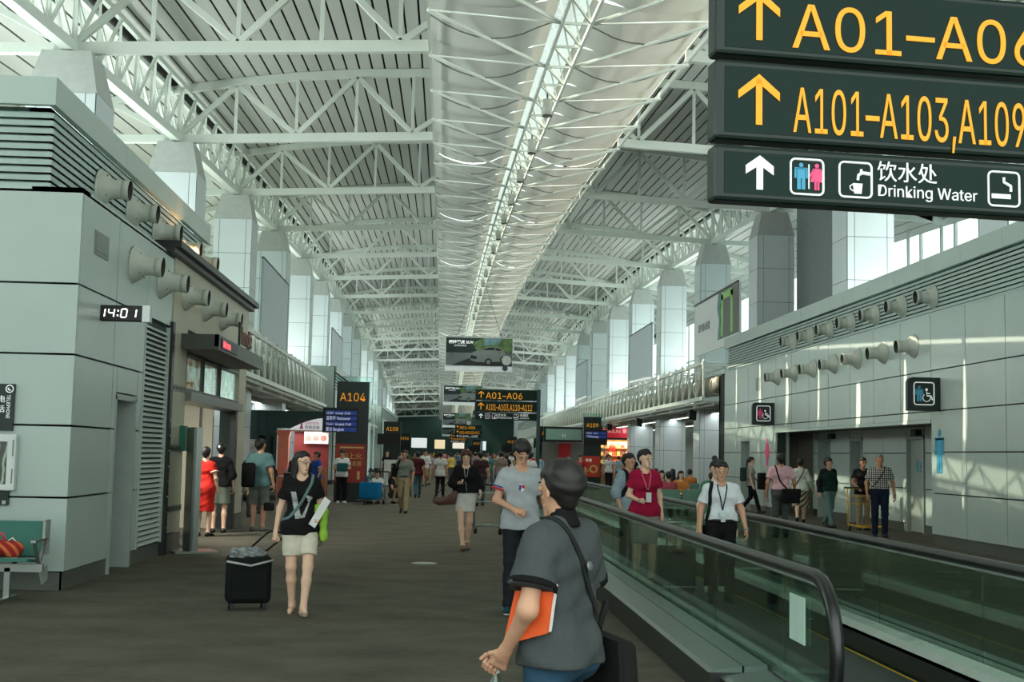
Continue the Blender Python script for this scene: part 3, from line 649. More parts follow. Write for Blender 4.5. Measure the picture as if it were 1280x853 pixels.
def bridge(X,sg,y0,y1,lab,pitch=1.35):
    _bridge(X,sg,y0,y1,lab,pitch); L_=y1-y0
    for j,x in enumerate((1.6,4.6)):  # strip lamps added under the soffit as fill light
        t=thing('added_strip_lamp','long added strip lamp under the %s, %s row'%('right lattice bridge' if sg>0 else ('left lattice bridge' if y0<60 else 'far left lattice bridge'),['inner','outer'][j]),'lamp',(X+sg*x,y0+L_/2,3.46),0,'added strip lamps under the lattice bridges')
        mk('housing',MB().box((-.14,-L_/2+1,.0),(.14,L_/2-1,.03)).box((-.14,-L_/2+1,-.05),(-.12,L_/2-1,0)).box((.12,-L_/2+1,-.05),(.14,L_/2-1,0)),WHITE,t)
        A_=bpy.data.lights.new('added_strip_light','AREA'); A_.shape='RECTANGLE'; A_.size=.22; A_.size_y=L_-2.2; A_.energy=4*L_; A_.color=(.95,1,.97); link('added_strip_light',A_,t,(0,0,-.01))
bridge(-5.6,-1,28.5,62,'white lattice bridge carrying a duct on the left past the shop')
bridge(9.3,1,45.2,121,'long white lattice bridge carrying a duct along the right side')
SPK=[(-6.1,34.6,'left bridge beside the beige shop'),(9.75,49.5,'right bridge nearest the restroom block'),(9.6,62,'right bridge above the seating'),(9.6,73,'right bridge near the red shop sign')]
for i,(x,y,w_) in enumerate(SPK):
    t=thing('loudspeaker','black box loudspeaker hung under the '+w_,'loudspeaker',(x,y,3.5)); bevel(mk('cabinet',MB().prism([(-.15,0),(.15,-.06),(.13,-.42),(-.13,-.36)],lambda u,v,w:(u,w-.14,v),.28),BLACK,t),.02); mk('bracket',MB().bar((0,0,-.1),(0,0,.02),.04),BLACKM,t); mk('grille',B((-.11,-.147,-.33),(.11,-.141,-.06)),M('grille grey',(40,42,42),.8),t)
# ---------------- generic far blocks
def far_block(X,sg,y0,y1,z1,lab,nm):
    t=tag(mk(nm,B((X,y0,0),(X+sg*5,y1,z1)),PANELD),lab,None,None,'structure')
    n=max(1,int((y1-y0)/3.4)); dy=(y1-y0)/n
    for i in range(n):
        for a,b in ((.2,1.83),(1.83,3.46),(3.46,z1-1.1)):
            mk('wall_panel',B((X,y0+i*dy+.02,a+.02),(X-sg*.05,y0+(i+1)*dy-.02,b-.02)),PANEL,t)
    for i in range(5): mk('louvre_slat',B((X-sg*.03,y0,z1-1.05+i*.15),(X,y1,z1-.97+i*.15)),LOUV,t)
    mk('parapet_panel',B((X-sg*.08,y0,z1-.3),(X,y1,z1)),PANEL,t)
    for i in range(3): mk('front_panel',B((min(X,X+sg*5)+.02+i*1.66,y0-.05,.2),(min(X,X+sg*5)+1.64+i*1.66,y0,z1-.02)),PANEL,t)
far_block(-5.2,-1,62.2,92,5.7,'pale panel block beyond the gate tower on the left','wall_left_far')
far_block(-5.2,-1,112,150,5.7,'pale panel block far along the left side','wall_left_farther')
far_block(9.6,1,121.5,160,5.7,'pale panel block far along the right side','wall_right_far')
bridge(-5.6,-1,92.3,111.8,'far white lattice bridge between left blocks')
# uplights added out of view above the blocks to brighten the ceiling
for sg,X in ((-1,-8.7),(1,12.7)):
    for j in range(4):
        y=24+j*44
        t=thing('added_uplight_trough','%s added unseen lamp trough washing the ceiling from the %s block roofs'%(ORD[j],'left' if sg<0 else 'right'),'lamp',(X,y,6.0),0,'added ceiling wash lamps')
        mk('trough',MB().box((-.8,-14,-.1),(.8,14,-.05)).box((-.85,-14,-.1),(-.8,14,.1)).box((.8,-14,-.1),(.85,14,.1)),STEEL,t)
        mk('support',MB().bar((0,-13,-.1),(sg*-1.8,-13,-.6),.06).bar((0,13,-.1),(sg*-1.8,13,-.6),.06),BLACKM,t)
        L=bpy.data.lights.new('added_ceiling_wash','AREA'); L.shape='RECTANGLE'; L.size=1.5; L.size_y=27.5; L.energy=1150; L.color=(.93,1,.96)
        lo=link('added_ceiling_wash',L,t,(0,0,-.03),(math.pi,(-1.0 if sg>0 else 1.0),0))

t=thing('cornice_lamp','warm lamp fitting on the dark cornice under the upper nozzles','lamp',(XL-.12,21.3,4.68)); mk('base',B((-.05,-.3,0),(.05,.3,.04)),BLACKM,t); mk('lamp_tube',MB().tube([(0,-.28,.04),(0,.28,.04)],.014,8),M('warm tube',(255,150,70),.5,emit=.8),t,True)
A_=bpy.data.lights.new('cornice_glow','POINT'); A_.energy=38; A_.color=(1,.5,.22); A_.shadow_soft_size=.1; link('cornice_glow',A_,t,(.05,.1,.12))
t=thing('added_shop_ceiling_lamp','square ceiling lamp added inside the left shop','lamp',(-5.6,23,2.86)); mk('housing',B((-.6,-.6,0),(.6,.6,.04)),WHITE,t)  # lamp added to brighten the dark shop entrance
A_=bpy.data.lights.new('added_shop_glow','AREA'); A_.size=1.1; A_.energy=120; A_.color=(1,.95,.85); link('added_shop_glow',A_,t,(0,0,-.01))
# ================================================================== MOVING WALKWAY
Y1,Y2=7.05,38.
GLS=glass_mat('balustrade glass',(.72,.82,.77),.11)
RUB=M('black rubber handrail',(22,24,24),.3,0,.04,10,spec=.6)
ALU=M('walkway aluminium deck',(112,126,120),.32,.55,.05,9,stretch=(20,.5,1))
ALUL=M('walkway aluminium bright edge',(200,212,206),.25,.6)
SKIRT=M('walkway dark skirt',(52,56,54),.35,.3)
mw=thing('moving_walkway','moving walkway with green-tinted glass balustrades and black handrails on the right','walkway',(2.95,Y1,0))
O=Vector((2.95,Y1,0)); LW=Y2-Y1
bt=bpy.data.materials.new('walkway belt'); bt.use_nodes=True; t=bt.node_tree; b=t.nodes['Principled BSDF']; b.inputs['Roughness'].default_value=.6
tc=t.nodes.new('ShaderNodeTexCoord'); wv=t.nodes.new('ShaderNodeTexWave'); wv.bands_direction='X'; wv.inputs['Scale'].default_value=14
cr=t.nodes.new('ShaderNodeValToRGB'); cr.color_ramp.elements[0].color=lin((34,40,38)); cr.color_ramp.elements[1].color=lin((66,74,70)); t.links.new(tc.outputs['Object'],wv.inputs[0]); t.links.new(wv.outputs[0],cr.inputs[0]); t.links.new(cr.outputs[0],b.inputs['Base Color'])
mk('belt',B((-.52,-5,.004),(.52,LW,.03)),bt,mw)
mk('belt_edge_line',MB().box((.5,-5,.03),(.52,LW,.034)).box((-.52,-5,.03),(-.5,LW,.034)),M('yellow line',(190,160,40),.6),mw)
def side(sg,yn,step_y):
    X=sg*.74
    # base with outer face, deck, inner skirt
    prof=[(sg*1.15,0),(sg*1.15,.2),(sg*1.12,.215),(sg*.9,.24),(sg*.88,.235),(sg*.87,.25),(sg*.6,.25),(sg*.55,.2),(sg*.55,.0)]
    def run(name,pr,ya,yb,mat):
        return mk(name,MB().prism(pr,lambda u,v,w:(u,ya+w,v),yb-ya),mat,mw)
    run('base_skirt',[(sg*1.15,0),(sg*1.15,.2),(sg*.56,.2),(sg*.56,0)],step_y,LW,SKIRT)
    dk=run('deck_plate',[(sg*1.155,.2),(sg*1.12,.215),(sg*.93,.245),(sg*.93,.2)],step_y,LW,ALU)
    run('deck_inner',[(sg*.915,.2),(sg*.915,.24),(sg*.76,.25),(sg*.76,.2)],step_y,LW,ALU)
    run('inner_rail',[(sg*.72,.2),(sg*.72,.27),(sg*.62,.25),(sg*.56,.18),(sg*.56,.2)],yn,LW,ALUL)
    # entry section, narrower and tapering down
    run('base_skirt',[(sg*1.07,0),(sg*1.07,.17),(sg*.56,.17),(sg*.56,0)],yn-1.2,step_y,SKIRT)
    run('deck_plate',[(sg*1.075,.17),(sg*1.04,.185),(sg*.76,.22),(sg*.76,.17)],yn-1.2,step_y,ALU)
    # glass panes
    y=yn+.35; pane=2.05
    # rounded end pane
    pts=[(y,.22)]+[(yn+.42-.36*math.cos(a),.56+.36*math.sin(a)) for a in [i*math.pi/2/6-math.pi/4 for i in range(10)]]
    pts=[(yn+1.1,.24),(yn+.5,.24)]+[(yn+.42-.37*math.cos(a),.57+.34*math.sin(a)) for a in [-math.pi/2+i*math.pi/10 for i in range(11)]]+[(yn+1.1,.91)]
    mk('glass_pane',MB().prism(pts,lambda u,v,w:(X-.006+w,u,v),.012),GLS,mw)
    y=yn+1.1+.008
    while y<LW:
        y1=min(y+pane,LW); mk('glass_pane',B((X-.006,y,.24),(X+.006,y1-.008,.91)),GLS,mw); y=y1
    # handrail loop
    pts=[(X,LW,.93)]+[(X,LW*(1-i/12)+(yn+.42)*i/12,.93) for i in range(1,13)]+[(X,yn+.42-.4*math.sin(a),.53+.4*math.cos(a)) for a in [i*math.pi/12 for i in range(1,10)]]
    e=pts[-1]; pts+=[(X,e[1]+.06,.2),(X,e[1]+.1,.05)]
    hr=MB(); hr.tube([(p[0],p[1],p[2]) for p in pts],.042,10)
    h=mk('handrail',hr,RUB,mw,True)
    g=MB(); g.tube([(p[0],p[1]+(.035 if p[2]<.9 else 0),p[2]-(.036 if p[2]>.5 else 0)) for p in pts[:-2]],.022,6); mk('handrail_guide',g,ALUL,h,True)
side(-1,0.0,1.45)
side(1,-1.6,.6)
mk('comb_plate',B((-.52,-5.2,.02),(.52,-4.9,.045)),STEEL,mw)
mk('notice_plate',B((-.752,.62,.5),(-.747,.95,.78)),M('pale green notice',(196,222,210),.5),mw)
# ================================================================== SIGNS
def arrow(mb,x,z,h,y,t):
    mb.bar((x,y,z),(x,y,z+h*.93),.006,t) if False else mb.box((x-t/2,y-.003,z),(x+t/2,y+.003,z+h*.9))
    a=h*.42
    for s in (-1,1):
        mb.prism([(x,z+h),(x,z+h-t*1.45),(x+s*a,z+h-a-t*.7),(x+s*a,z+h-a+t*.6)],lambda u,v,w:(u,y-.003+w,v),.006)
    return mb
def cup_icon(mb,x,z,s,y):
    mb.prism([(x-s*.22,z),(x+.02*s,z),(x+s*.06,z+s*.34),(x-s*.28,z+s*.34)],lambda u,v,w:(u,y+w,v),.005)
    mb.tube([(x-s*.28,y+.002,z+s*.3),(x-s*.38,y+.002,z+s*.24),(x-s*.36,y+.002,z+s*.14),(x-s*.25,y+.002,z+s*.08)],s*.022,5)
    mb.tube([(x-s*.1,y+.002,z+s*.45),(x-s*.08,y+.002,z+s*.62),(x+s*.05,y+.002,z+s*.7),(x+s*.32,y+.002,z+s*.68)],[s*.05,s*.05,s*.06,s*.06],6); mb.box((x-s*.02,y,z+s*.66),(x+s*.06,y+.005,z+s*.82)); return mb
def wayfinder(loc,rz,sc_,rows,label,full):
    W_=2.42*sc_; t=thing('direction_sign',label,'sign',loc,rz,'gate direction signs'); H=[.30,.46,.36]
    z=0
    for i,(h,key) in enumerate(zip((.31*sc_,.44*sc_,.44*sc_),('c','b','a'))):
        bx=mk('sign_box',MB().box((0,-.07*sc_,z+.008),(W_,.07*sc_,z+h-.008)),GREEN,t); bevel(bx,.02*sc_)
        mk('sign_face',B((.05*sc_,-.073*sc_,z+.045*sc_),(W_-.03,-.07*sc_,z+h-.045*sc_)),M('sign face green',(10,38,32),.5,spec=.2),bx)
        yF=-.078*sc_
        if key=='a':
            mk('arrow',arrow(MB(),.235*sc_,z+.09*sc_,.27*sc_,yF,.034*sc_),YEL,bx); text_mesh('A01–A06',.47*sc_,YEL,bx,facing_cam((.41*sc_,yF,z+.065*sc_)),sx=1.0)
        elif key=='b':
            mk('arrow',arrow(MB(),.235*sc_,z+.09*sc_,.27*sc_,yF,.034*sc_),YEL,bx); text_mesh(rows.replace('-','–'),.47*sc_,YEL,bx,facing_cam((.42*sc_,yF,z+.065*sc_)),sx=.472)
        else:
            mk('arrow',arrow(MB(),.24*sc_,z+.07*sc_,.18*sc_,yF,.035*sc_),WLET,bx)
            k=sc_
            for q in (.41,.68,1.53): mk('icon_frame',rring(MB(),q*k,(q+.18)*k,z+.06*k,z+.245*k,yF,.006*k,.025*k),WLET,bx)
            mk('man_icon',man(MB(),.468*k,z+.085*k,.14*k,yF),CYAN,bx); mk('woman_icon',woman(MB(),.555*k,z+.085*k,.14*k,yF),PINK,bx); mk('icon_divider',B((.508*k,yF,z+.09*k),(.514*k,yF+.004,z+.22*k)),WLET,bx)
            mk('tap_icon',cup_icon(MB(),.80*k,z+.08*k,.16*k,yF),WLET,bx)
            text_mesh('饮水处',.115*k,WLET,bx,facing_cam((.89*k,yF,z+.165*k))); text_mesh('Drinking Water',.118*k,WLET,bx,facing_cam((.89*k,yF,z+.075*k)),bold=.0012*k,sx=1.0)
            sm=MB().box((1.55*k,yF,z+.1*k),(1.66*k,yF+.005,z+.125*k)); sm.tube([(1.66*k,yF,z+.14*k),(1.66*k,yF,z+.17*k),(1.62*k,yF,z+.19*k),(1.62*k,yF,z+.215*k)],.008*k,5); mk('smoking_icon',sm,WLET,bx)
            if full: text_mesh('吸烟区',.115*k,WLET,bx,facing_cam((1.76*k,yF,z+.165*k))); text_mesh('Smoking Area',.1*k,WLET,bx,facing_cam((1.76*k,yF,z+.075*k)),sx=.8)
        z+=h+.012*sc_
    return t,W_,z
t,w_,h_=wayfinder((1.365,6.5,2.925),math.radians(7),1.0,'A101-A103,A109-A112','large dark green overhead gate sign with yellow arrows at the top right',True)
mk('hanger',MB().bar((.6,0,h_),(.6,0,6.5),.05).bar((1.9,0,h_),(1.9,0,6.5),.05),BLACKM,t)
def posted(x,y,zb_,lab,rows='A101-A103,A110-A112'):
    t,w_,h_=wayfinder((x,y,zb_),0,1.0,rows,lab,True); mk('post',B((w_,-.09,-zb_),(w_+.14,.09,h_)),M('sign post',(44,70,70),.4,.3),t)
posted(1.28,50,2.93,'dark green gate sign on a post with yellow arrows in mid concourse')
posted(1.25,118,3.05,'dark green gate sign on a post beyond the first posted sign'); posted(1.2,178,3.1,'farthest dark green gate sign at the end of the concourse')
# hanging car banners
CARB=M('car body silver',(112,120,118),.65); TYRE=M('car tyre',(24,26,26),.6); CGL=M('car glass',(22,30,32),.7)
def banner(y,z0,i):
    t=thing('hanging_banner','%s hanging advertising banner with a silver car from the near end'%ORD[i],'banner',(1.92,y,z0),0,'car advertising banners'); w,h=1.82,1.87
    mk('cloth',B((-w,-.02,0),(w,.02,h)),M('banner white',(226,232,234),.6),t)
    yf=-.03
    def patch(nm,x0,z0_,x1,z1,c,p=None,yy=yf): return mk(nm,B((x0,yy,z0_),(x1,-.02,z1)),M(nm+' print',c,.6,0,.25,1.5),p or t)
    patch('dark_hedge',-w+.03,1.0,w-.02,h-.05,(24,42,38)); patch('road',-w+.03,.3,w-.02,1.0,(96,104,106))
    f=mk('foliage',MB().prism([(-.1,1.02),(w-.04,1.02),(w-.04,1.8),(.2,1.8),(-.35,1.55)],lambda u,v,q:(u,-.034+q,v),.008),M('leaf print',(78,104,64),.6,0,.5,3),t)
    mk('water',MB().prism([(.2,1.4),(1.1,1.5),(1.2,1.8),(.3,1.8)],lambda u,v,q:(u,-.038+q,v),.008),M('pond print',(92,128,132),.6,0,.3,3),t)
    mk('road_shadow',MB().prism([(-1.5,.3),(w-.04,.3),(w-.04,.75),(-.4,.75)],lambda u,v,q:(u,-.034+q,v),.008),M('road shadow print',(36,40,40),.6),t)
    P=lambda yy:(lambda u,v,q:(u,yy+q,v))
    c=mk('car',MB().prism([(-.5,.75),(-.45,.95),(-.25,1.08),(.15,1.15),(.45,1.33),(.95,1.35),(1.3,1.18),(1.42,1.0),(1.4,.72),(1.1,.55),(.3,.5),(-.2,.52),(-.45,.6)],P(-.045),.015),CARB,t)
    mk('car_window',MB().prism([(.2,1.15),(.48,1.3),(.9,1.32),(.8,1.17)],P(-.05),.008),CGL,c); mk('car_window',MB().prism([(.86,1.17),(.95,1.31),(1.25,1.17),(1.1,1.13)],P(-.05),.008),CGL,c)
    mk('car_grille',MB().prism([(-.48,.7),(-.42,.88),(-.1,.8),(-.15,.65)],P(-.05),.008),CGL,c)
    for x,z,r in ((.52,.52,.2),(1.28,.7,.14)): 
        wh=mk('wheel',MB().lathe([(0,0),(r,0),(r,.01)],(x,-.052,z),(0,1,0),n=20),TYRE,c); mk('hub',MB().lathe([(0,0),(r*.6,0)],(x,-.054,z),(0,1,0),n=16),CARB,wh)
    mk('car_sphere',MB().lathe([(0,0),(.26,0)],(1.5,-.056,.62),(0,1,0),n=24),M('pale disc print',(176,180,176),.6),t)
    text_mesh('福特翼虎 SUV',.2,WLET,t,facing_cam((-1.65,-.036,1.5)),sx=1.1,bold=.006); text_mesh('全新驾驭体验',.11,WLET,t,facing_cam((-1.35,-.036,1.34)))
    mk('emblem',MB().lathe([(0,0),(.15,0)],(1.42,-.036,.2),(0,1,0),n=20),M('emblem blue',(40,60,80),.4),t)
    mk('hem_rod',MB().bar((-w-.05,0,h),(w+.05,0,h),.05),STEEL,t)
    zc=ze(y)-.2-z0; mk('cable',MB().bar((-1.2,0,h),(-.2,0,zc),.02).bar((1.2,0,h),(.2,0,zc),.02),BLACKM,t)
banner(69,6.05,0);banner(119,6.08,1);banner(163,4.9,2);banner(188,4.1,3)
# gate towers
SCR=M('flight screen',(20,44,110),.4,0,.3,4,emit=.35)
def tower(x0,x1,y,zt,txt,lab,lines,wing,poster):
    w=x1-x0; t=thing('gate_tower',lab,'gate sign',(x0,y,0),0,'gate number towers')
    mk('cabinet',B((0,0,0),(w,.5,zt)),GREEN,t); mk('glass_cap',B((-.02,-.03,zt),(w+.06,.53,zt+.16)),glass_mat('cap glass',(.75,.88,.86),.12),t)
    mk('edge_fin',B((w,.02,0),(w+.08,.06,zt)).box((w+.16,.1,0),(w+.2,.5,zt)),glass_mat('fin glass',(.7,.82,.8),.15),t)
    text_mesh(txt,.50*w/1.02 if w>1 else .36,YEL,t,facing_cam((w*.5,-.01,zt-.62 if w>1 else zt-.5)),align='CENTER',sx=.9)
    wx0=min(0,wing); wx1=max(w*.68,wing) if wing<0 else wing; z0,z1=(zt-1.62,zt-.84) if w>1 else (zt-1.36,zt-.62)
    s=mk('display_board',B((wx0,-.06,z0),(wx1,-.0,z1)),BLACK,t)
    for i,l in enumerate(lines):
        zz=z1-.2-i*.175; mk('screen_row',B((wx0+.1,-.066,zz-.03),(wx1-.04,-.06,zz+.1)),SCR,s); text_mesh(l,.14,WLET,s,facing_cam((wx0+.11,-.07,zz-.01)),sx=.72)
    poster(t,w)
    return t
RED1=M('poster red-brown',(150,52,36),.5,0,.08,3); GOLD=M('gold print',(214,176,110),.5)
def post104(t,w):
    p=mk('poster',B((.02,-.05,.62),(w-.04,0,1.84)),RED1,t); text_mesh('怕上火',.22,GOLD,p,facing_cam((.2,-.056,1.38))); text_mesh('喝凉茶',.17,GOLD,p,facing_cam((.35,-.056,1.15))); mk('gold_band',MB().box((.15,-.056,1.7),(.9,-.05,1.75)).box((.72,-.056,.72),(.8,-.05,.98)),GOLD,p)
tower(-3.35,-2.33,41,3.82,'A104','dark green A104 gate tower with flight screen and red poster on the left',['CZ329   Urumqi  19:45','温哥华 Vancouver','TG669   Bangkok 19:45','曼谷 Bangkok'],-.42,post104)
def post109(t,w):
    p=mk('poster',B((-.05,-.05,.62),(w-.05,0,1.62)),M('poster bright red',(196,58,40),.5,0,.1,3),t); mk('gold_shape',MB().lathe([(.12,0),(.2,0),(.2,.004),(.12,.004)],(.5,-.056,1.0),(0,1,0),n=16),GOLD,p); text_mesh('50',.3,GOLD,p,facing_cam((.12,-.056,.86))); text_mesh('优惠',.16,WLET,p,facing_cam((.1,-.056,1.36)))
tower(6.9,7.75,62,3.52,'A109','dark green A109 gate tower with red poster on the right',['CZ6789    18:30','广州 Kunming'],1.15,post109)
def simple_tower(x,y,txt,lab,zt=3.6):
    t=thing('gate_tower',lab,'gate sign',(x,y,0),0,'gate number towers'); mk('cabinet',B((-.55,0,0),(.55,.4,zt)),GREEN,t); text_mesh(txt,.48,YEL,t,facing_cam((0,-.01,zt-.6)),align='CENTER',sx=.9); mk('display_board',B((-.95,-.05,zt-1.5),(.5,0,zt-.8)),BLACK,t)
simple_tower(-3.2,84,'A108','dark green A108 gate tower far on the left'); simple_tower(-3.4,120,'A106','dark green A106 gate tower farther on the left',3.4)
simple_tower(7.3,88,'A110','dark green A110 gate tower far on the right'); simple_tower(7.0,128,'A111','dark green A111 gate tower farther on the right',3.4); simple_tower(4.4,160,'A112','farthest dark green A112 gate tower',3.4)
# ================================================================== SHOPS
TEALW=M('dark teal shop wall',(36,62,60),.5); ORG=M('orange plaster',(222,124,100),.6); REDW=M('deep red wall',(112,36,38),.6)
sm=thing('restaurant_front','dark teal restaurant front with orange pillar and arched Samos sign','shop front',(-5.3,44.5,0))
X0=-5.3
mk('wall',B((-1.6,0,2.35),(1.3,.12,2.95)).box((-1.6,0,0),(-.35,.12,2.35)),TEALW,sm)
for x in (-1.25,-.95,-.6): mk('wall_panel',B((x,-.02,.0),(x+.26,0,2.9)),TEALW,sm)
mk('pillar',B((-.28,-.15,0),(.08,.15,2.2)).box((-.34,-.2,2.2),(.14,.2,2.28)).box((-.31,-.17,2.1),(.11,.17,2.2)),ORG,sm)
arch=[(.1,2.0)]+[(.1+1.2*i/10,2.3+.42*math.sin(math.pi/2*i/10)) for i in range(11)]+[(1.3,2.3)]
arch=[(.1,2.3)]+[(.1+1.2*i/10,2.34+.38*math.sin(math.pi/2*i/10)) for i in range(11)]+[(1.3,2.3)]
mk('arch_sign',MB().prism(arch,lambda u,v,w:(u,-.05+w,v),.05),M('arch sign white',(232,232,236),.5,emit=.25),sm)
text_mesh('Samos',.22,M('pink letters',(226,110,150),.5),sm,facing_cam((.6,-.06,2.5)),sx=1.0); text_mesh('西餐茶廊',.13,M('black letters',(60,50,54),.5),sm,facing_cam((.6,-.06,2.35)))
mk('dancer_mark',MB().prism([(.42,2.34),(.56,2.34),(.52,2.45),(.54,2.6),(.5,2.5),(.44,2.58),(.47,2.46)],lambda u,v,w:(u,-.058+w,v),.006),M('pink letters'),sm)
mk('inner_wall',B((.08,1.6,0),(1.3,1.7,2.3)),REDW,sm)
mb=mk('menu_board',B((.45,1.4,1.85),(1.3,1.45,2.25)),M('menu white',(228,224,224),.5,emit=.3),sm)
for i,x in enumerate((.6,.86,1.12)): mk('dish',MB().lathe([(0,0),(.11,0)],(x,1.39,2.05),(0,1,0),n=14),M('dish print',(190,120,110),.6,0,.3,8),mb)
mk('counter',B((.3,.9,0),(1.3,1.3,1.0)),M('wood counter',(130,86,60),.5),sm)
L=bpy.data.lights.new('added_restaurant_lamp','AREA'); L.size=1.2; L.energy=28; L.color=(1,.9,.8); link('added_restaurant_lamp',L,sm,(.5,.8,2.25))  # lamp added to lift the dim restaurant front
mk('added_lamp_panel',B((-.1,.2,2.27),(1.2,1.4,2.3)),WHITE,sm)
mk('poster',B((-1.33,-.04,1.15),(-1.0,-.02,1.95)),M('poster grey',(180,180,180),.6,0,.5,5),sm)
mk('door_glass',B((-.95,-.03,.05),(-.45,-.02,2.1)),M('dark glass',(14,24,24),.1),sm)
ts_=thing('tea_shop','tea shop with red sign and warmly lit shelves on the right','shop front',(9.6,75,0))
mk('back_wall',B((-.5,1.5,0),(2.5,1.6,2.9)),M('warm wall',(206,160,120),.6),ts_); mk('sign_box',B((-.3,-.2,2.72),(1.88,.1,3.3)),M('red sign',(196,30,50),.5,emit=.15),ts_)
text_mesh('TEASUN 茶香',.28,M('pale pink letters',(240,190,190),.5,emit=.2),ts_,facing_cam((-.15,-.21,3.0)))
mk('canopy',B((-.5,-.5,2.58),(2.5,1.5,2.7)),M('canopy pale',(200,196,184),.5),ts_); mk('canopy_edge',B((-.5,-.54,2.62),(2.5,-.5,2.72)),BLACKM,ts_)
for i,z in enumerate((1.2,1.65,2.1)):
    s_=mk('shelf',B((-.4,1.1,z),(2.4,1.5,z+.05)),M('shelf wood',(170,110,70),.5),ts_)
    for j in range(11): mk('tea_box',B((-.35+j*.25,1.2,z+.05),(-.18+j*.25,1.45,z+.2+.1*random.random())),M('tea box %d'%(j%4),[(190,60,40),(210,170,90),(90,60,50),(220,200,170)][j%4],.5),s_)
mk('counter',B((-.4,.2,0),(2.4,.7,1.0)),M('wood counter'),ts_)
t=thing('red_lantern','red paper lantern hanging in the tea shop','lantern',(10.1,75.3,1.95)); mk('lantern_body',MB().lathe([(.08,0),(.2,.1),(.22,.25),(.18,.42),(.07,.5)],n=14),M('lantern red',(226,60,40),.5,emit=.5),t,True); mk('cap',MB().lathe([(.08,.5),(.08,.55),(0,.55)],n=10),GOLD,t); mk('tassel',MB().bar((0,0,-.2),(0,0,0),.05),GOLD,t); mk('cord',MB().bar((0,0,.55),(0,0,.64),.01),BLACK,t)
L=bpy.data.lights.new('shop_lamp','AREA'); L.size=2; L.energy=160; L.color=(1,.75,.5); link('shop_lamp',L,ts_,(1,.6,2.5))
g=thing('green_shop','green glass shop box with white lettering far on the right','shop front',(8.3,84,0)); mk('fascia',B((-1.6,-.1,2.5),(1.2,.1,3.5)),GREEN,g); mk('lit_panel',B((-1.45,-.12,2.65),(.9,-.1,3.35)),M('pale green glass',(150,190,176),.2),g); text_mesh('H',.5,WLET,g,facing_cam((-.4,-.13,2.8))); mk('wall',B((-1.6,1,0),(1.2,1.1,2.5)),M('shop back',(120,120,116),.6),g); mk('red_door',B((-.5,.9,0),(.3,1,2.4)),M('bright red',(190,36,44),.5),g)
rs=thing('red_sign','red shop fascia beside the A109 tower','sign',(9.5,96,2.6)); mk('panel',B((-.6,-.05,0),(.6,.05,1.1)),M('red sign'),rs); mk('bracket',MB().bar((0,0,1.1),(0,0,1.2),.04),BLACKM,rs)
# red shop beyond A104 on the left
rl=thing('red_shop','row of red shop fronts beyond the A104 tower','shop front',(-5.05,64,0)); mk('fascia',B((0,0,2.4),(.25,14,3.2)),M('shop fascia rust',(150,66,56),.5),rl); mk('upright_sign',B((.1,6,.8),(.4,6.5,3.4)),M('bright red'),rl); text_mesh('百货 SHOP',.5,WLET,rl,Matrix.Translation((.26,1,2.6))@Matrix.Rotation(math.pi/2,4,'Z')@Matrix.Rotation(math.pi/2,4,'X'))
for i in range(3): mk('shop_window',B((.02,.5+i*4.5,.0),(.06,4.3+i*4.5,2.3)),M('lit shop %d'%i,[(220,200,170),(190,210,210),(226,190,150)][i],.5,emit=.4),rl)
# billboard between right columns
bb=thing('billboard','white billboard with a green framed picture between right columns','billboard',(10.05,43.0,5.95)); 
mk('board',B((0,0,0),(.06,7.6,1.72)).box((0,0,-.3),(.06,7.6,0)),M('billboard white',(226,230,228),.5),bb)
mk('grey_field',B((-.01,0,.0),(0,2.6,1.7)),M('billboard grey',(96,98,96),.5),bb)
fr=MB(); 
for a,b in (((-.02,.9,.1),(-.01,1.2,1.6)),((-.02,2.4,.1),(-.01,2.75,1.6)),((-.02,.9,1.4),(-.01,2.75,1.65))): fr.box(a,b)
mk('green_frame',fr,M('lime print',(150,206,110),.5),bb); mk('teal_figure',MB().prism([(2.7,.0),(3.3,.0),(3.1,.7),(3.4,1.2),(3.2,1.7),(2.7,1.7),(2.9,1.0)],lambda u,v,w:(-.02+w,u,v),.02),M('teal print',(90,140,140),.5,0,.4,3),bb); text_mesh('简约 随心所欲',.35,M('grey print',(120,124,122),.5),bb,Matrix.Translation((-.015,6.9,.6))@Matrix.Rotation(-math.pi/2,4,'Z')@Matrix.Rotation(math.pi/2,4,'X'))
mk('edge_bar',MB().bar((-.03,0,1.75),(-.03,7.6,1.75),.06),BLACKM,bb)
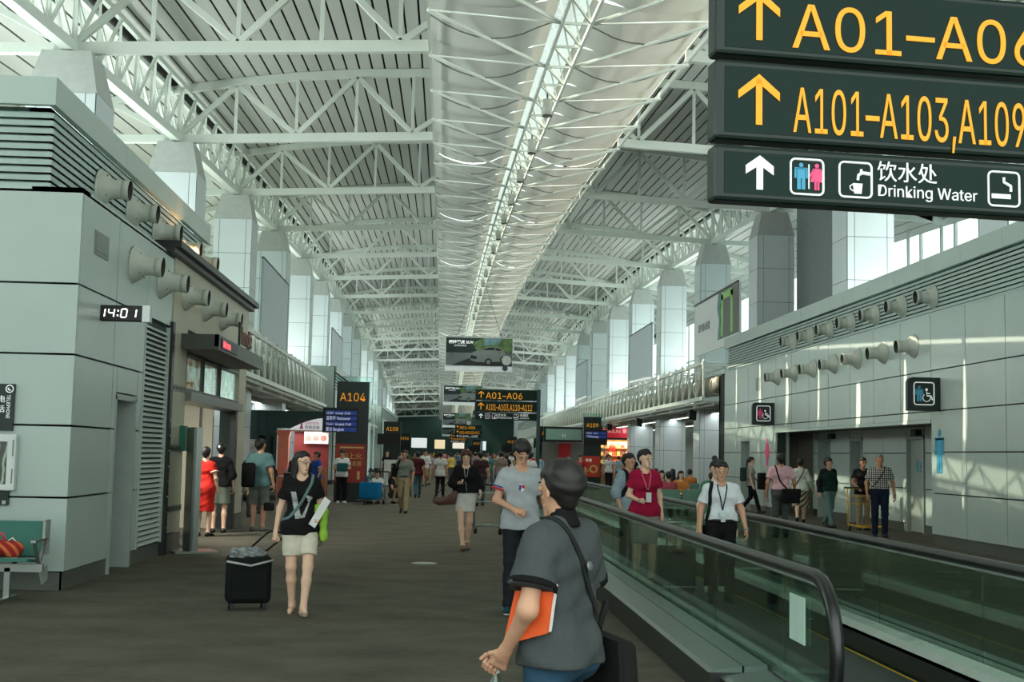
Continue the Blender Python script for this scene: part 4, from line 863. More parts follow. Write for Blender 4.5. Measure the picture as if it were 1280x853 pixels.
# ================================================================== FURNITURE
TEALS=M('teal seat pad',(44,104,92),.55,0,.05,6)
def bench(name,loc,rz,n,lab,grp=None,pad=TEALS):
    t=thing(name,lab,'bench',loc,rz,grp); w=.56
    mk('beam',MB().bar((-.05,0,.34),(n*w+.05,0,.34),.06,.08),STEEL,t)
    for i in range(n):
        x=i*w
        bevel(mk('seat',MB().prism([(-.26,.42),(.2,.38),(.22,.41),(-.24,.455)],lambda u,v,q:(x+.03+q,u,v),w-.06),pad,t),.01)
        bevel(mk('backrest',MB().prism([(.2,.44),(.3,.8),(.33,.8),(.24,.42)],lambda u,v,q:(x+.03+q,u,v),w-.06),pad,t),.01)
        mk('bracket',MB().bar((x+.28,.22,.4),(x+.28,0,.34),.03).bar((x+.28,.28,.5),(x+.28,.1,.36),.03),STEEL,t)
    for i in range(n+1):
        x=i*w; mk('armrest',MB().bar((x,-.2,.62),(x,.22,.62),.05,.025).bar((x,-.18,.62),(x,.02,.36),.03).bar((x,.2,.62),(x,.02,.36),.03),STEEL,t)
    for x in (.3,n*w-.3): mk('leg',MB().bar((x,0,.34),(x,0,.02),.06).bar((x,-.3,.02),(x,.3,.02),.06,.04),STEEL,t)
    mk('end_cap',MB().box((n*w-.02,.16,.46),(n*w+.005,.34,.82)).prism([(.24,.36),(-.02,.32),(.1,.16),(.26,.2)],lambda u,v,q:(n*w+.01+q,u,v),.015),M('end cap grey',(150,160,156),.4),t)
    return t
bench('bench_seat',(-5.78,13.55,0),0,3,'teal airport bench seat with steel armrests in front of left wall')
bg=thing('handbag','red and gold patterned handbag lying on the teal bench','bag',(-4.44,13.45,.45))
# ================================================================== PEOPLE ENGINE (signed distance fields -> surface nets)
class Field:
    def __init__(s,lo,hi,h):
        s.lo=np.array(lo,float); s.h=h; s.n=np.maximum(4,np.ceil((np.array(hi)-s.lo)/h).astype(int)+1)
        s.V=np.full(s.n,1.0,np.float32); s.ax=[s.lo[i]+h*np.arange(s.n[i]) for i in range(3)]
    def blk(s,lo,hi):
        a=np.clip(np.floor((np.array(lo)-s.lo)/s.h).astype(int),0,s.n); b=np.clip(np.ceil((np.array(hi)-s.lo)/s.h).astype(int)+1,0,s.n)
        if np.any(b<=a): return None
        sl=tuple(slice(a[i],b[i]) for i in range(3)); g=np.meshgrid(*[s.ax[i][sl[i]] for i in range(3)],indexing='ij',sparse=True); return sl,g
    def cap(s,a,b,ra,rb=None,k=.03,flat=None,fs=1.,sub=False):
        rb=ra if rb is None else rb; a=np.array(a,float); b=np.array(b,float); m=max(ra,rb)*max(1,fs)+k+3*s.h
        q=s.blk(np.minimum(a,b)-m,np.maximum(a,b)+m)
        if q is None: return s
        sl,(X,Y,Z)=q; d=b-a; L=max(float(d@d),1e-9); px,py,pz=X-a[0],Y-a[1],Z-a[2]
        t=np.clip((px*d[0]+py*d[1]+pz*d[2])/L,0,1); vx,vy,vz=px-t*d[0],py-t*d[1],pz-t*d[2]
        r2=vx*vx+vy*vy+vz*vz
        if flat is not None:
            u=np.array(flat,float); u/=np.linalg.norm(u); w=vx*u[0]+vy*u[1]+vz*u[2]; r2=r2+w*w*(1/(fs*fs)-1)
        D=(np.sqrt(r2)-(ra+(rb-ra)*t))*(fs if (flat is not None and fs<1) else 1)
        V=s.V[sl]
        if sub:
            hh=np.maximum(k-np.abs(V+D),0)/k if k else 0; s.V[sl]=np.maximum(V,-D)+hh*hh*k*.25
        else:
            hh=np.maximum(k-np.abs(V-D),0)/k; s.V[sl]=np.minimum(V,D)-hh*hh*k*.25
        return s
    def plane(s,p,n,k=.004,region=None):   # keep the side where (x-p).n<0
        X,Y,Z=np.meshgrid(*s.ax,indexing='ij',sparse=True); D=(X-p[0])*n[0]+(Y-p[1])*n[1]+(Z-p[2])*n[2]
        if region is None: s.V=np.maximum(s.V,D).astype(np.float32)
        else: s.V=np.where(region(X,Y,Z)+0*s.V>0,np.maximum(s.V,D),s.V).astype(np.float32)
        return s
    def wrinkle(s,amp,f=38,seed=0):
        X,Y,Z=np.meshgrid(*s.ax,indexing='ij',sparse=True)
        s.V=(s.V+amp*(np.sin(f*Z+9*X+seed)*np.sin(f*.45*X-f*.3*Z+2*seed)+.6*np.sin(f*1.7*(Z+.6*Y)+3*X*f*.3+seed))).astype(np.float32); return s
    def nets(s,keep=None):
        V=s.V; S=V<0; n=s.n
        c=np.zeros(n-1,np.int8)
        for dx in (0,1):
            for dy in (0,1):
                for dz in (0,1): c+=S[dx:n[0]-1+dx,dy:n[1]-1+dy,dz:n[2]-1+dz]
        act=(c>0)&(c<8); idx=-np.ones(act.shape,np.int64); I=np.argwhere(act)
        if len(I)==0: return np.zeros((0,3)),np.zeros((0,4),int)
        idx[act]=np.arange(len(I)); P=np.zeros((len(I),3)); W=np.zeros(len(I))
        cor=[(a,b,d) for a in (0,1) for b in (0,1) for d in (0,1)]
        vals={q:V[I[:,0]+q[0],I[:,1]+q[1],I[:,2]+q[2]] for q in cor}
        for a in cor:
            for ax in range(3):
                if a[ax]==0:
                    b=list(a); b[ax]=1; b=tuple(b); va,vb=vals[a],vals[b]; m=(va<0)!=(vb<0)
                    t=np.where(m,va/np.where(m,va-vb,1),0); p=np.tile(np.array(a,float),(len(I),1)); p[:,ax]+=t
                    P+=p*m[:,None]; W+=m
        P=(I+P/W[:,None])*s.h+s.lo; F=[]
        for ax in range(3):
            o=[i for i in range(3) if i!=ax]
            A=[slice(None)]*3; Bq=[slice(None)]*3; A[ax]=slice(0,-1); Bq[ax]=slice(1,None)
            e=S[tuple(A)]!=S[tuple(Bq)]; st=S[tuple(A)]
            for q in o:
                sl=[slice(None)]*3; sl[q]=slice(1,-1); e=e[tuple(sl)]; st=st[tuple(sl)]
            E=np.argwhere(e); sg=st[e]
            for q in o: E[:,q]+=1
            def cell(d0,d1):
                C=E.copy(); C[:,o[0]]-=d0; C[:,o[1]]-=d1; return idx[C[:,0],C[:,1],C[:,2]]
            Q=np.stack([cell(1,1),cell(0,1),cell(0,0),cell(1,0)],1)
            fl=sg if ax!=1 else ~sg
            Q=np.where(fl[:,None],Q,Q[:,::-1]); F.append(Q)
        F=np.concatenate(F); F=F[(F>=0).all(1)]
        if keep is not None:
            kp=keep(P); F=F[kp[F].all(1)] ; u=np.unique(F); mp=-np.ones(len(P),int); mp[u]=np.arange(len(u)); P=P[u]; F=mp[F]
        return P,F
def net_mesh(name,parts,mat):
    Vs=[];Fs=[];n=0
    for P,F in parts: Vs.append(P); Fs.append(F+n); n+=len(P)
    P=np.concatenate(Vs); F=np.concatenate(Fs)
    me=bpy.data.meshes.new(name); me.vertices.add(len(P)); me.vertices.foreach_set('co',P.astype(np.float32).ravel())
    me.loops.add(F.size); me.loops.foreach_set('vertex_index',F.astype(np.int32).ravel()); me.polygons.add(len(F))
    me.polygons.foreach_set('loop_start',np.arange(0,F.size,4,dtype=np.int32)); me.polygons.foreach_set('use_smooth',np.ones(len(F),bool))
    me.update(calc_edges=True); me.materials.append(mat); return me
V3=lambda *a: np.array(a,float)
def lerp(a,b,t): return np.array(a)+(np.array(b)-np.array(a))*t
SKINS={'m':M('skin warm',(196,150,122),.55,0,.05,30),'f':M('skin fair',(222,182,156),.5,0,.04,30),'d':M('skin tan',(176,128,100),.55,0,.05,30)}
HAIRB=M('black hair',(22,19,18),.55,0,.25,60,spec=.5); HAIRR=M('brown hair',(74,42,28),.5,0,.25,60); HAIRG=M('grey hair',(110,108,104),.6,0,.2,60)
LIPS=M('lips',(176,96,88),.45); EYEW=M('eye white',(224,224,218),.3); EYED=M('eye dark',(24,18,16),.25)
def CL(name,c=(128,128,128),rough=.85,var=.08,scale=14,bump=.15): return M('cloth '+name,c,rough,0,var,scale,bump,spec=.15)
def stripes(name,c1,c2,sc,dirn='Z',thr=.5):
    nm='cloth '+name
    if nm in MATS: return MATS[nm]
    m=bpy.data.materials.new(nm); m.use_nodes=True; t=m.node_tree; b=t.nodes['Principled BSDF']; b.inputs['Roughness'].default_value=.85
    tc=t.nodes.new('ShaderNodeTexCoord'); w=t.nodes.new('ShaderNodeTexWave'); w.bands_direction=dirn; w.inputs['Scale'].default_value=sc; w.inputs['Distortion'].default_value=.6
    r=t.nodes.new('ShaderNodeValToRGB'); r.color_ramp.elements[0].color=lin(c1); r.color_ramp.elements[1].color=lin(c2); r.color_ramp.elements[0].position=thr-.15; r.color_ramp.elements[1].position=thr+.15
    t.links.new(tc.outputs['Object'],w.inputs[0]); t.links.new(w.outputs[0],r.inputs[0]); t.links.new(r.outputs[0],b.inputs['Base Color']); MATS[nm]=m; return m
def plaid(name,c1,c2,c3,sc):
    m=bpy.data.materials.new('cloth '+name); m.use_nodes=True; t=m.node_tree; b=t.nodes['Principled BSDF']; b.inputs['Roughness'].default_value=.85; tc=t.nodes.new('ShaderNodeTexCoord')
    ws=[]
    for d in ('X','Z'):
        w=t.nodes.new('ShaderNodeTexWave'); w.bands_direction=d; w.inputs['Scale'].default_value=sc; t.links.new(tc.outputs['Object'],w.inputs[0]); ws.append(w)
    a=t.nodes.new('ShaderNodeMath'); a.operation='ADD'; t.links.new(ws[0].outputs[1],a.inputs[0]); t.links.new(ws[1].outputs[1],a.inputs[1]); h=t.nodes.new('ShaderNodeMath'); h.operation='MULTIPLY'; h.inputs[1].default_value=.5; t.links.new(a.outputs[0],h.inputs[0])
    r=t.nodes.new('ShaderNodeValToRGB'); e=r.color_ramp.elements; e[0].color=lin(c1); e[0].position=.25; e[1].color=lin(c3); e[1].position=.75; q=e.new(.5); q.color=lin(c2); t.links.new(h.outputs[0],r.inputs[0]); t.links.new(r.outputs[0],b.inputs['Base Color']); return m
def rotz(v,a): c,s=math.cos(a),math.sin(a); v=np.array(v,float); return np.array([v[0]*c-v[1]*s,v[0]*s+v[1]*c,v[2]])
def rotx(v,a): c,s=math.cos(a),math.sin(a); v=np.array(v,float); return np.array([v[0],v[1]*c-v[2]*s,v[1]*s+v[2]*c])
WALK={'legs':{-1:((-.09,-.14,.50),(-.085,-.25,.10),(-.05,-1,.12)),1:((.09,.02,.49),(.085,.27,.15),(.05,-1,-.45))}}
WALK2={'legs':{1:((.09,-.14,.50),(.085,-.25,.10),(.05,-1,.12)),-1:((-.09,.02,.49),(-.085,.27,.15),(-.05,-1,-.45))}}
STAND={'legs':{-1:((-.1,-.015,.49),(-.1,.02,.085),(-.2,-1,0)),1:((.1,-.015,.49),(.1,.02,.085),(.2,-1,0))}}
SIT={'legs':{-1:((-.12,-.42,.50),(-.12,-.40,.085),(-.1,-1,0)),1:((.12,-.42,.50),(.12,-.40,.085),(.1,-1,0))},'drop':.40}
def person(label,loc,face=0,Ht=1.7,pose=None,arms=None,skin='m',top=None,bottom=None,shoes=None,hair=None,head=(0,0),res=.012,lean=0,group=None,fem=False,hands=None,twist=0,wide=1.0,fine=True,name='person'):
    """template is 1.70 m tall, faces -Y; x<0 is the viewer's left when facing the camera (face=0)."""
    S=Ht/1.70; pose=pose or STAND; arms=arms or {}; r=res/S; drop=pose.get('drop',0); main=res<.014
    T=lambda x,y,z: V3(x*(.93 if fem else 1)*wide,y-lean*max(0,z-.9),z-drop)   # upper-body lean
    root=thing(name,label,'person',loc,face,group); J={}
    sw=.146 if fem else .163
    sh={s:T(s*sw+0,.01,1.372) for s in (-1,1)}
    if twist:
        for s in (-1,1): sh[s]=rotz(sh[s],twist)
    hip={s:V3(s*.088,.0,.90-drop) for s in (-1,1)}; A={}
    for s in (-1,1):
        el,wr=arms.get(s,((s*.235,.03,1.11),(s*.255,-.05,.87))); A[s]=(sh[s],T(*el),T(*wr))
    Lg={s:(hip[s],V3(*pose['legs'][s][0]),V3(*pose['legs'][s][1]),np.array(pose['legs'][s][2],float)) for s in (-1,1)}
    # ---- feet on the ground
    def foot(an,d):
        d=d/np.linalg.norm(d); heel=an+V3(0,0,-.045)-d*.035; toe=an+V3(0,0,-.055)+d*.15; return heel,toe
    zmin=min(min(foot(Lg[s][2],Lg[s][3])[0][2]-.034,foot(Lg[s][2],Lg[s][3])[1][2]-.028) for s in (-1,1))
    off=V3(0,0,-zmin-.002)
    for s in (-1,1): A[s]=tuple(p+off for p in A[s]); Lg[s]=tuple(p+off for p in Lg[s][:3])+(Lg[s][3],)
    sh={s:sh[s]+off for s in sh}
    TT=lambda x,y,z:(rotz(T(x,y,z),twist if z>1.2 else twist*.4 if z>1 else 0))+off
    hy,hp=head; hc=TT(0,-.005,1.585); nk=TT(0,.012,1.44)
    H=lambda x,y,z: hc+rotz(rotx(V3(x,y,z),hp),hy)     # head local, face toward -y
    sc=.94 if fem else 1.
    lo=V3(-.62,-.75,-.03); hi=V3(.62,.75,1.75-drop+.06)
    pts=[*A[-1],*A[1],*Lg[-1][:3],*Lg[1][:3],hc]; P=np.array(pts); lo=P.min(0)-V3(.22,.26,.2); hi=P.max(0)+V3(.22,.22,.2); lo[2]=min(lo[2],-.03)
    def torso(F,g,k=.05,low=True):
        w=.82 if fem else 1
        F.cap(TT(-.085*w,.0,1.27),TT(.085*w,.0,1.27),.115*w+g,k=k,flat=(0,1,0),fs=.86)
        F.cap(TT(-.105*w,.012,1.365),TT(.105*w,.012,1.365),.058+g*.7,k=k)
        for s in (-1,1): F.cap(TT(s*.03,.016,1.435),TT(s*.14*w,.012,1.385),.034+g*.5,.036+g*.5,k=.03)
        if fem:
            for s in (-1,1): F.cap(TT(s*.068,-.06,1.25),TT(s*.068,-.066,1.245),.047+g,k=.05)
        F.cap(TT(-.05*w,-.0,1.09),TT(.05*w,-.0,1.09),.115*w+g,k=k,flat=(0,1,0),fs=.85)
        F.cap(V3(-.064,.005,.94-drop)+off,V3(.064,.005,.94-drop)+off,(.112 if not fem else .12)+g,k=k,flat=(0,1,0),fs=.9)
        for s in (-1,1): F.cap(V3(s*.065,.06,.90-drop)+off,V3(s*.065,.06,.88-drop)+off,.08+g,k=k)
    def arm(F,s,g,a=0,b=2,k=.03,gg=None):
        S_,E,Wr=A[s]; gg=g if gg is None else gg; q=.88 if fem else 1
        if a<1:
            e=min(b,1); F.cap(lerp(S_,E,a),lerp(S_,E,e),.049*q+g*.8,(.052+(.040-.052)*e)*q+gg,k=k)
        if b>1: F.cap(lerp(E,Wr,max(0,a-1)),lerp(E,Wr,b-1),.040*q+g,(.040+(.026-.040)*(b-1))*q+gg,k=k)
    def leg(F,s,g,b=2.,k=.03,gg=None):
        h,kn,an,_=Lg[s]; gg=g if gg is None else gg; q=.95 if fem else 1
        e=min(b,1); F.cap(h,lerp(h,kn,e),.088*q+g,(.088+(.055-.088)*e)*q+gg if b<=1 else .055*q+g,k=k)
        if b>1:
            c=lerp(kn,an,.35); f=b-1
            if f>.35: F.cap(kn,c,.054*q+g,.052*q+g,k=k); F.cap(c,lerp(kn,an,f),.052*q+g,(.052+(.036-.052)*(f-.35)/.65)*q+gg,k=k)
            else: F.cap(kn,lerp(kn,an,f),.054*q+g,.052*q+gg,k=k)
    def skull(F,g=0,k=.03):
        F.cap(H(0,.02,.03),H(0,.045,.035),.083*sc+g,k=k,flat=(1,0,0) if abs(hy)<.2 else rotz((1,0,0),hy),fs=.9)
        F.cap(H(0,-.02,.02),H(0,-.03,-.055),.068*sc+g,.05*sc+g,k=k)
        F.cap(H(0,-.062,-.095),H(0,-.055,-.09),.026*sc+g,k=.03)
    # ---- body
    F=Field(lo,hi,r)
    torso(F,0)
    F.cap(nk,hc+V3(0,0.015,-.03),.05*sc,.048*sc,k=.04)
    skull(F)
    if res<.02:
        F.cap(H(0,-.094,.012),H(0,-.112,-.028),.009,.014,k=.012)      # nose
        for s in (-1,1):
            F.cap(H(s*.03,-.104,.012),H(s*.03,-.106,.012),.017,k=.012,sub=True)  # eye sockets
            F.cap(H(s*.03,-.092,.012),H(s*.03,-.090,.012),.0155,k=.006)
            F.cap(H(s*.076*sc,.012,.012),H(s*.078*sc,.016,-.03),.016,.011,k=.008,flat=rotz((1,0,0),hy),fs=.55)  # ears
        F.cap(H(-.016,-.094,-.062),H(.016,-.094,-.062),.009,k=.010)   # lips
    for s in (-1,1): arm(F,s,0); leg(F,s,0)
    for s in (-1,1):
        hl,to=foot(Lg[s][2],Lg[s][3]); F.cap(Lg[s][2],hl,.034,.034,k=.03); F.cap(hl,to,.034,.026,k=.03); 
    HB=[]
    def hand(F,s):
        S_,E,Wr=A[s]; spec=(hands or {}).get(s,{}); d=Wr-E; d/=np.linalg.norm(d); d=np.array(spec.get('dir',d),float); d/=np.linalg.norm(d)
        pn=np.array(spec.get('palm',(-s*1.0,.25,0)),float); pn-=d*(pn@d); pn/=np.linalg.norm(pn); sd=np.cross(d,pn); 
        th=np.array(spec.get('thumb',(0,-1,0)),float)
        if sd@th<0: sd=-sd
        q=.9 if fem else 1.; c=spec.get('curl',.5)
        F.cap(Wr,Wr+d*.03*q,.027*q,.03*q,k=.02,flat=pn,fs=.8)
        for j in range(4): F.cap(Wr+d*.025*q+sd*(j-1.5)*.009*q,Wr+d*.085*q+sd*(j-1.5)*.0185*q,.0135*q,.0115*q,k=.012)
        for j,l in enumerate((.058,.07,.075,.066)):
            p=Wr+d*.085*q+sd*(j-1.5)*.0185*q; a=c*.9
            for i_,f in enumerate((.45,.32,.23)):
                dd=d*math.cos(a)+pn*math.sin(a); e=p+dd*l*q*f*1.15; F.cap(p,e,(.0098-.0008*i_)*q,(.0092-.001*i_)*q,k=.003); p=e; a+=c*.85
        p=Wr+d*.03*q+sd*.028*q; e=p+(sd*.75+d*.8+pn*.35)*.033*q; F.cap(Wr+d*.02*q+sd*.012*q,p,.017*q,.014*q,k=.012); F.cap(p,e,.0125*q,.0105*q,k=.006); F.cap(e,e+(d*.8+pn*.6+sd*.1)*.03*q,.0105*q,.009*q,k=.004)
        return Wr+d*.075*q
    if main:
        cen={}
        fine_parts=[]
        for s in (-1,1):
            Fh=None; cpos=A[s][2]; d=A[s][2]-A[s][1]; d/=np.linalg.norm(d); spec=(hands or {}).get(s,{}); dd=np.array(spec.get('dir',d),float); dd/=np.linalg.norm(dd)
            c0=A[s][2]+dd*.085; hb=Field(c0-.14,c0+.14,min(r*.5,.0055)); arm(hb,s,0); hand(hb,s); wp=A[s][2]+dd*.012; HB.append((wp,dd))
            fine_parts.append(hb.nets(lambda P,wp=wp,dd=dd,c0=c0:(((P-wp)@dd)>-.004)&(np.abs(P-c0).max(1)<.134)))
            hand(F,s)
        def keep(P):
            m=np.ones(len(P),bool)
            for wp,dd in HB:
                q=P-wp; m&=~(((q@dd)>.006)&(np.linalg.norm(q,axis=1)<.22))
            return m
        parts=[F.nets(keep)]+fine_parts
    else:
        for s in (-1,1):
            d=A[s][2]-A[s][1]; d/=np.linalg.norm(d); w_=A[s][2]; F.cap(w_,w_+d*.09,.03,.032,k=.02); F.cap(w_+d*.09,w_+d*.15+V3(0,-.02,0),.026,.018,k=.02); F.cap(w_+d*.03,w_+d*.08+V3(0,-.035,0),.016,.013,k=.015)
        parts=[F.nets()]
    def emit(nm,parts_,mat,par=root):
        me=net_mesh(nm,parts_,mat); me.transform(Matrix.Scale(S,4)); o=link(nm,me,par); return o
    body=emit('body',parts,SKINS[skin])
    # ---- face details
    if res<.02:
        def small(nm,mb,mat):
            me=mb.mesh(nm,mat,True); me.transform(Matrix.Scale(S,4)); return link(nm,me,body)
        ax=rotz(rotx(V3(0,-1,0),hp),hy)
        for s in (-1,1):
            e=MB(); c=H(s*.03,-.101,.012); u=rotz(V3(1,0,0),hy); 
            for rr,dd,mt in ((1,0,0),):
                n=12; vs=[c+ax*.006]+[c+u*.0125*math.cos(2*math.pi*i/n)+V3(0,0,.0042*math.sin(2*math.pi*i/n))+ax*.002 for i in range(n)]; e.add(vs,[(0,i+1,(i+1)%n+1) for i in range(n)])
            small('eye',e,EYEW)
            e=MB(); vs=[c+ax*.009]+[c+u*.0056*math.cos(2*math.pi*i/n)+V3(0,0,.0042*math.sin(2*math.pi*i/n))+ax*.0068 for i in range(n)]; e.add(vs,[(0,i+1,(i+1)%n+1) for i in range(n)]); small('iris',e,EYED)
            small('eyebrow',MB().tube([H(s*.014,-.104,.036),H(s*.03,-.105,.041),H(s*.046,-.094,.035)],[.003,.0036,.002],6),hair.get('mat',HAIRB) if hair else HAIRB)
        small('mouth',MB().tube([H(-.021,-.098,-.063),H(-.008,-.1045,-.06),H(0,-.1045,-.0615),H(.008,-.1045,-.06),H(.021,-.098,-.063)],[.002,.0045,.004,.0045,.002],6),LIPS)
    # ---- hair
    if hair:
        ty=hair.get('t','short'); g=hair.get('g',.014); F=Field(hc-.36,hc+.24,max(r,.006)) if ty in('long','pony') else Field(hc-.19,hc+.22,max(r,.006))
        F.cap(H(0,.015,.04),H(0,.045,.04),.083*sc+g,k=.02,flat=rotz((1,0,0),hy),fs=.93); F.cap(H(0,-.025,.06),H(0,-.02,.066),.056*sc+g*.8,k=.03)
        if ty in('short','bun'): F.cap(H(0,.05,.0),H(0,.052,-.045),.068*sc+g*.5,.045*sc+g*.2,k=.03)
        fz=hair.get('fringe',.084)
        # carve the face
        cr_=.097 if ty=='long' else .087; F.cap(H(0,-.14,fz-.08),H(0,-.145,fz-.22),cr_,cr_+.012,k=.012,sub=True)
        for s in (-1,1): F.cap(H(s*.085,-.05,fz-.075),H(s*.085,-.05,fz-.2),.05,.055,k=.012,sub=True)
        if ty=='long':
            ln=hair.get('len',.26)
            for s in (-1,1): F.cap(H(s*.066*sc,.045,.03),H(s*.085,.06,-ln),.035,.034,k=.03,flat=rotz((1,0,0),hy),fs=.7); F.cap(H(s*.07*sc,.0,.05),H(s*.092,.01,-ln*.8),.014,.018,k=.02)
            F.cap(H(0,.075,0),H(0,.09,-ln),.06,.055,k=.04)
        if ty=='pony': F.cap(H(0,.12,.03),H(0,.15,-.2),.03,.022,k=.02)
        if ty=='bun': F.cap(H(0,.10,hair.get('bz',.10)),H(0,.11,hair.get('bz',.10)+.01),.04,k=.02)
        F.wrinkle(.0025,70,1)
        emit('hair',[F.nets()],hair.get('mat',HAIRB))
    # ---- bottoms
    if bottom:
        ty=bottom['t']; F=Field(lo,hi,r); g=bottom.get('g',.010 if not drop else .018); w_=bottom.get('waist',min(1.02,top.get('hem',.86)+.035) if top and not top.get('tuck') else 1.0)
        if ty in('skirt',):
            hm=bottom['hem']; kz=bottom.get('flare',.02)
            F.cap(V3(-.055,.01,w_-.05-drop)+off,V3(.055,.01,w_-.05-drop)+off,.12+g,k=.04,flat=(0,1,0),fs=.85); F.cap(V3(-.07,.02,.93-drop)+off,V3(.07,.02,.93-drop)+off,.125+g,k=.05,flat=(0,1,0),fs=.92)
            my=(Lg[-1][1][1]+Lg[1][1][1])/2
            F.cap(V3(-.06,.02,.9)+off,V3(-.075-kz,my*.8+.01,hm)+off,.115+g,.095+kz,k=.06); F.cap(V3(.06,.02,.9)+off,V3(.075+kz,my*.8+.01,hm)+off,.115+g,.095+kz,k=.06)
            F.plane(V3(0,0,w_)+off,(0,0,1)); F.plane(V3(0,0,hm)+off,(0,0,-1))
        else:
            F.cap(V3(-.055,.005,1.0-drop)+off,V3(.055,.005,1.0-drop)+off,.105+g,k=.04,flat=(0,1,0),fs=.86); F.cap(V3(-.066,.005,.93-drop)+off,V3(.066,.005,.93-drop)+off,.113+g,k=.05,flat=(0,1,0),fs=.92)
            for s in (-1,1): F.cap(V3(s*.065,.06,.90-drop)+off,V3(s*.065,.06,.88-drop)+off,.082+g,k=.05)
            b=bottom.get('len',1.97); 
            for s in (-1,1): leg(F,s,g,b,k=.03,gg=bottom.get('cuff',g+.008))
            if not drop:
                F.plane(V3(0,0,w_)+off,(0,0,1))
                for s in (-1,1):
                    h,kn,an,_=Lg[s]
                    if b<=1.2:
                        e=lerp(h,kn,min(b,1)); d=kn-h; d/=np.linalg.norm(d); F.plane(e,d,region=lambda X,Y,Z,s=s:((X*s)>0)&(Z<.85))
            if bottom.get('wr',1): F.wrinkle(.003,34,3)
        emit(ty,[F.nets()],bottom['mat'])
    # ---- shoes
    if shoes:
        g=shoes.get('g',.009)
        for s in (-1,1):
            hl,to=foot(Lg[s][2],Lg[s][3]); F=Field(np.minimum(hl,to)-.1,np.maximum(hl,to)+.14,min(r,.014)); F.cap(hl,to,.036+g,.030+g,k=.02); F.cap(Lg[s][2]+V3(0,0,-.015),hl,.033+g,.036+g,k=.02)
            o=emit('shoe',[F.nets()],shoes['mat'])
            if shoes.get('sole'):
                d=to-hl; F=Field(np.minimum(hl,to)-.1,np.maximum(hl,to)+.1,.009); F.cap(hl,to,.040+g,.034+g,k=.02); nn=np.cross(np.cross(d,V3(0,0,1)),d); nn/=np.linalg.norm(nn); F.plane(hl-nn*.022,nn); emit('sole',[F.nets()],shoes['sole'],o)
    # ---- top
    tp=None
    if top:
        F=Field(lo,hi,r); g=top.get('g',.018); slv=top.get('sleeve',.62); hem=top.get('hem',.86)
        torso(F,g,k=.05)
        if top.get('dress'):
            for s in (-1,1): F.cap(V3(s*.06,.0,.92)+off,V3(s*(.07+top.get('flare',.03)),.0,hem)+off,.118+g,.10+g+top.get('flare',.03),k=.06)
        elif not drop: F.cap(V3(-.062,.005,hem+.02)+off,V3(.062,.005,hem+.02)+off,.118+g,k=.05,flat=(0,1,0),fs=.95)
        if drop: pass
        for s in (-1,1):
            if slv>0: F.cap(sh[s]+V3(-s*.035,0,-.005),sh[s]+V3(0,0,-.01),.05+g*.8,k=.04); arm(F,s,g,0,slv,k=.03,gg=g+top.get('cuff',.012))
        F.plane(V3(0,0,(hem if not drop else .90-drop))+off,(0,0,-1),region=lambda X,Y,Z:(np.abs(X)<(.21+.02)*wide+.0*Y) if top.get('dress') is None else np.ones_like(X*Y*Z)>0)
        for s in (-1,1):
            S_,E,Wr=A[s]
            if 0<slv<=1: e=lerp(S_,E,slv); d=(E-S_)/np.linalg.norm(E-S_); F.plane(e,d,region=lambda X,Y,Z,s=s,e=e:(((X-e[0])**2+(Y-e[1])**2+(Z-e[2])**2)<.14**2)&((X*s)>(.17 if not top.get('dress') else .15)*wide*.9))
        F.cap(TT(0,-.012,1.455),TT(0,-.02,1.60),top.get('neck',.066),.08,k=.008,sub=True)
        if top.get('vneck'): F.cap(TT(0,-.11,1.42),TT(0,-.13,1.33),.05,.012,k=.01,sub=True)
        F.wrinkle(top.get('wr',.0035),30,2+len(label)%7)
        tp=emit(top.get('n','shirt'),[F.nets()],top['mat'])
        if top.get('collar'):
            F=Field(nk-.16,nk+.16,min(r,.01)); F.cap(TT(0,.008,1.44),TT(0,.004,1.475),.080,.068,k=.01); F.plane(TT(0,.0,1.428),(0,0,-1)); F.cap(TT(0,-.006,1.40),TT(0,-.012,1.60),.060,.062,k=.005,sub=True); F.cap(TT(0,-.09,1.47),TT(0,-.09,1.40),.022,.010,k=.005,sub=True); emit('collar',[F.nets()],top['collar'],tp)
        if top.get('trim'):
            for s in (-1,1):
                S_,E,Wr=A[s]; rr=(.049+(.040-.049)*slv)+g*.95+top.get('cuff',.012)+.007
                for q,(tm,f0,f1) in enumerate(top['trim']): mk('sleeve_trim',MB().tube([lerp(S_,E,slv+f0)*S,lerp(S_,E,slv+f1)*S],(rr+.001*q)*S,16),tm,tp,True)
    root['_S']=S
    PI[root.name]=dict(S=S,A=A,sh=sh,Lg=Lg,H=H,TT=TT,off=off,nk=nk,top=tp,body=body)
    del root['_S']
    return root
PI={}
